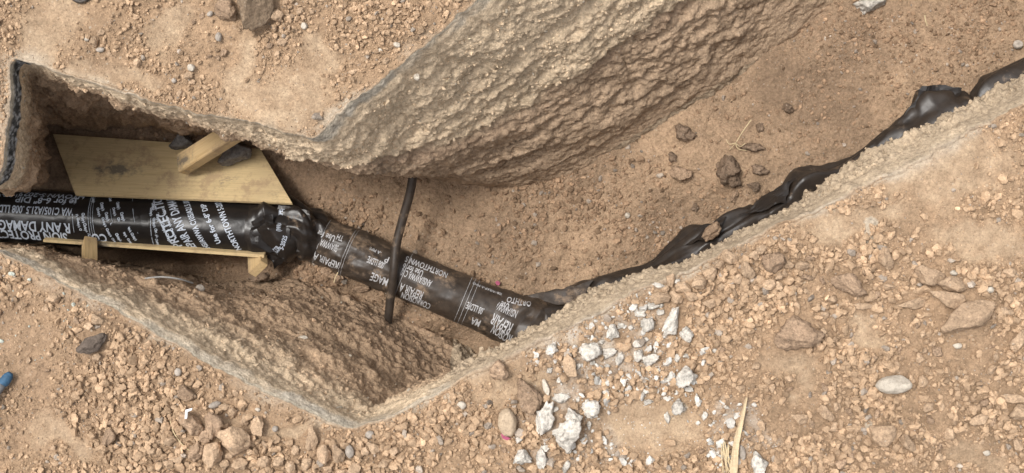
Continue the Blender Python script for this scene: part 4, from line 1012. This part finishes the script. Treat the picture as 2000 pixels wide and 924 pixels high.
def lumber(name, a, b, wd, th, roll, label):
    a, b = W(*a), W(*b); xa = b-a; Ln = np.linalg.norm(xa); xa /= Ln
    s = np.cross([0, 0, 1.0], xa); s /= np.linalg.norm(s); u = np.cross(xa, s); cr, sr_ = math.cos(roll), math.sin(roll)
    y_, z_ = s*cr+u*sr_, -s*sr_+u*cr; c = (a+b)/2
    k = [np.array([sx*Ln/2, sy*wd/2, sz*th/2]) for sz in (-1, 1) for sx, sy in ((-1, -1), (1, -1), (1, 1), (-1, 1))]
    o = link(name, box_between(name, k, M['lumber'], .003))
    o.matrix_world = Matrix(((xa[0], y_[0], z_[0], c[0]), (xa[1], y_[1], z_[1], c[1]), (xa[2], y_[2], z_[2], c[2]), (0, 0, 0, 1)))
    return tag(o, label, 'lumber', None)
lumber('lumber_prop', (355, 322, -1.00), (492, 236, -.72), .092, .052, math.radians(-24), 'pine prop wedged between the plywood sheet and the overhanging bank')
lumber('lumber_prop', (175, 473, -.985), (175, 516, -.84), .062, .058, math.radians(45), 'short pine block against the lower plywood, the left one')
lumber('lumber_prop', (502, 494, -1.08), (504, 526, -.98), .088, .045, math.radians(28), 'short pine block under the right end of the lower plywood')

def tube_mesh(name, pts, rad, mat, n=60, seg=12, rough=0.0, seed=1):
    ax, t = catmull(pts, n); Tn = np.gradient(ax, axis=0); Tn /= np.linalg.norm(Tn, axis=1)[:, None]
    ref = np.array([.3, .2, .9]); a = np.cross(Tn, ref); a /= np.linalg.norm(a, axis=1)[:, None]; b = np.cross(Tn, a)
    ph = np.linspace(0, 2*np.pi, seg, endpoint=False); r = np.interp(t/t[-1], np.linspace(0, 1, len(np.atleast_1d(rad))), np.atleast_1d(rad)) if np.ndim(rad) else np.full(n, rad)
    V = ax[:, None]+r[:, None, None]*(a[:, None]*np.cos(ph)[None, :, None]+b[:, None]*np.sin(ph)[None, :, None])
    V = V.reshape(-1, 3); F = grid_faces(n, seg, True)
    V = np.concatenate([V, ax[:1], ax[-1:]]); c0 = len(V)-2
    k = np.arange(seg); cap = np.concatenate([np.stack([np.full(seg, c0), (k+1) % seg, k, k], 1)[:, :4], np.stack([np.full(seg, c0+1), (n-1)*seg+k, (n-1)*seg+(k+1) % seg, (n-1)*seg+(k+1) % seg], 1)])
    bm = bmesh.new(); vs = [bm.verts.new(v) for v in V]
    for f in F: bm.faces.new([vs[i] for i in f])
    for f in cap: bm.faces.new([vs[i] for i in f[:3]])
    bmesh.ops.recalc_face_normals(bm, faces=bm.faces[:])
    for f in bm.faces: f.smooth = True
    me = bpy.data.meshes.new(name); bm.to_mesh(me); bm.free(); me.materials.append(mat); return me
o = link('service_tube', tube_mesh('service_tube', [W(820, 290, -.82), W(808, 338, -.86), W(800, 380, -.9), W(786, 430, -.94), W(774, 480, -.965), W(769, 530, -.98), W(763, 580, -1.03), W(758, 626, -1.08), W(756, 650, -1.16)], .0205, M['hose'], 90, 16))
tag(o, 'thin black service tube crossing over the wrapped pipe', 'tube')

# rocks by the boards
put_rock('boulder', 458, 296, 70, 50, 12, 'boulder', 'smooth slate grey boulder resting on the plywood beside the prop', 'boulder', z=-1.06, lift=.2)
put_rock('boulder', 354, 276, 46, 34, 0, 'boulder', 'dark rough boulder behind the upper edge of the plywood', 'boulder', z=-1.10, lift=.2)
put_rock('dirt_clod', 1390, 452, 28, 46, -35, 'brown', 'brown clod lying on the loose black sheeting', 'dirt clod', 'clods on the trench floor', z=-.98)
put_rock('stone', 508, 543, 44, 20, 10, 'dark', 'dark stone low in the shaded slope under the right pine block', 'stone', z=-1.16)
put_rock('stone', 392, 563, 20, 16, 0, 'pebble', 'little grey block at the edge of the dark hollow', 'stone', z=-.62)
put_rock('stone', 592, 662, 22, 14, 0, 'wpebble', 'pale stone set in the sloping face near its foot', 'stone', z=-.52)
put_rock('pebble', 814, 151, 13, 14, 0, 'wpebble', 'pale round pebble set in the gravel face under the upper rim', 'pebble', z=-.10)
put_rock('concrete_fragment', 1696, 6, 66, 40, 18, 'white', 'pale pitted concrete lump on the trench floor at the top edge', 'concrete', level='f')

# ------------------------------------------------------------------ straw, sprig, splinter, small litter
def straw(name, pts, r, mat, label, cat, level='g'):
    q = []
    for p in pts:
        if len(p) == 3: q.append(W(*p))
        else:
            s = surf_at(p[0], p[1], level); s[2] += .006; q.append(s)
    o = link(name, tube_mesh(name, q, r, M[mat], 40, 6)); return tag(o, label, cat)
sprig = empty('dry_sprig', surf_at(1436, 280, 'f')); tag(sprig, 'pale dry grass sprig with curled branches on the trench floor', 'twig')
zf = float(sprig.location[2])+.02
for pts in ([(1467, 234, zf+.05), (1450, 258, zf+.05), (1436, 280, zf+.03), (1424, 293, zf)], [(1436, 280, zf+.03), (1424, 281, zf+.03), (1418, 272, zf+.03)], [(1436, 279, zf+.03), (1441, 290, zf+.02), (1458, 294, zf+.01)], [(1437, 280, zf+.03), (1446, 286, zf+.02), (1456, 280, zf+.02)]):
    me = tube_mesh('stem', [W(*p) for p in pts], [.0030, .0018], M['straw'], 24, 6); o = link('stem', me, sprig); o.location = -sprig.location
straw('straw', [(334, 762), (332, 800), (338, 838), (352, 862), (376, 884)], .0026, 'straw', 'long curved straw lying over the lower left gravel', 'straw')
straw('straw', [(652, 552, -1.0), (656, 540, -1.0), (660, 532, -1.0)], .003, 'straw', 'short straw stub below the dusty pipe', 'straw')
straw('straw', [(1806, 30, -1.13), (1808, 42, -1.13), (1811, 50, -1.14)], .0035, 'straw', 'tiny bent twig on the trench floor at the upper right', 'straw')
straw('wire', [(255, 556, -.52), (280, 545, -.46), (315, 541, -.46), (345, 544, -.48), (377, 553, -.56)], .0042, 'cable', 'grey wire sticking out of the lower left face', 'wire')
def splinter():
    root = empty('wood_splinter', surf_at(1440, 860, 'g')); tag(root, 'split pale wood splinter with frayed fibres at the bottom edge', 'wood')
    zc = float(root.location[2])
    prof = [(1458, 776, 4), (1452, 805, 9), (1446, 832, 13), (1439, 862, 17), (1435, 895, 19), (1432, 935, 20), (1430, 975, 14)]
    ax = [(W(px, py, zc+.035)) for px, py, _ in prof]; wd = [w*.8*H/FPX/2 for _, _, w in prof]
    a, t = catmull(ax, 70); w = np.interp(t, np.linspace(0, t[-1], len(wd)), wd)
    V = []
    for i in range(70):
        j = .0018*vnoise(np.array([[i*.7, 1.5, 0], [i*.7, 5.5, 0]]), 5)
        wob = .004*np.sin(np.linspace(0, 6.3, 9, endpoint=False)*2)
        for q in range(10):
            an = q/10*2*np.pi; V.append(a[i]+np.array([math.cos(an)*(w[i]+j[0]), 0, math.sin(an)*.011*(.6+.4*math.cos(2*an))+j[1]]))
    V = np.array(V); o = link('shard', mesh_arrays('shard', V, grid_faces(70, 10, True), mats=(M['splinter'],), smooth=False), root); o.location = -root.location
    for i in range(14):
        x0 = random.uniform(1408, 1424); y0 = random.uniform(862, 880); x1 = random.uniform(1412, 1432); 
        me = tube_mesh('fibre', [W(x0, y0, zc+.03), W((x0+x1)/2-3, y0+22, zc+.034), W(x1, y0+random.uniform(40, 60), zc+.03)], [.0022, .0012], M['straw'], 14, 5)
        o = link('fibre', me, root); o.location = -root.location
splinter()
def litter():
    p = surf_at(18, 734, 'g'); root = empty('marker_rod', p); tag(root, 'grey rod with a blue cap lying at the left edge', 'rod')
    z = p[2]+.03; d = W(18, 735, z)-W(-30, 800, z); d /= np.linalg.norm(d)
    a = W(20, 730, z)
    o = link('blue_cap', tube_mesh('blue_cap', [a-d*.045, a-d*.02, a-d*.004, a, a+d*.003], [.019, .020, .0195, .017, .010], M['blue'], 30, 20), root); o.location = -root.location
    o = link('rod', tube_mesh('rod', [a-d*.4, a-d*.2, a-d*.044], .016, M['greyrod'], 20, 16), root); o.location = -root.location
    def flake(name, pts, z, mat, label, cat, level='g'):
        q = [W(px, py, z) for px, py in pts]; c = sum(q)/len(q); bm = bmesh.new()
        t = [bm.verts.new(v-c+np.array([0, 0, .003*((i % 2))])) for i, v in enumerate(q)]; f = bm.faces.new(t)
        r = bmesh.ops.extrude_face_region(bm, geom=[f]); 
        for v in [e for e in r['geom'] if isinstance(e, bmesh.types.BMVert)]: v.co.z += .003
        bmesh.ops.recalc_face_normals(bm, faces=bm.faces[:])
        me = bpy.data.meshes.new(name); bm.to_mesh(me); bm.free(); me.materials.append(M[mat]); o = link(name, me); o.location = c; return tag(o, label, cat)
    zz = surf_at(366, 806, 'g')[2]+.075
    flake('paper_flake', [(361, 818), (363, 800), (376, 797), (375, 801), (367, 804), (366, 817)], zz, 'paper', 'white bent flake on the brown clod of the lower left pile', 'flake')
    zf2 = surf_at(972, 553, 'f')[2]+.03
    flake('paint_chip', [(967, 551), (972, 548), (977, 552), (975, 557), (970, 557)], zf2, 'pink', 'magenta paint chip on the gravel above the dusty pipe', 'paint chip')
    zg = surf_at(987, 852, 'g')[2]+.02
    flake('paint_chip', [(978, 846), (986, 850), (997, 856), (990, 860), (981, 856)], zg, 'pink', 'dull pink paint chip under the smooth oval stone', 'paint chip')
    p = surf_at(160, -12, 'g'); bm = bmesh.new()
    ring_pts = [p+np.array([.035*math.cos(t), .032*math.sin(t), .015]) for t in np.linspace(0, 2*np.pi, 24)]
    o = link('rubber_ring', tube_mesh('rubber_ring', ring_pts, .008, M['hose'], 60, 10)); tag(o, 'dark rubber ring cut off by the top edge at the left', 'ring')
litter()
bpy.context.view_layer.update()
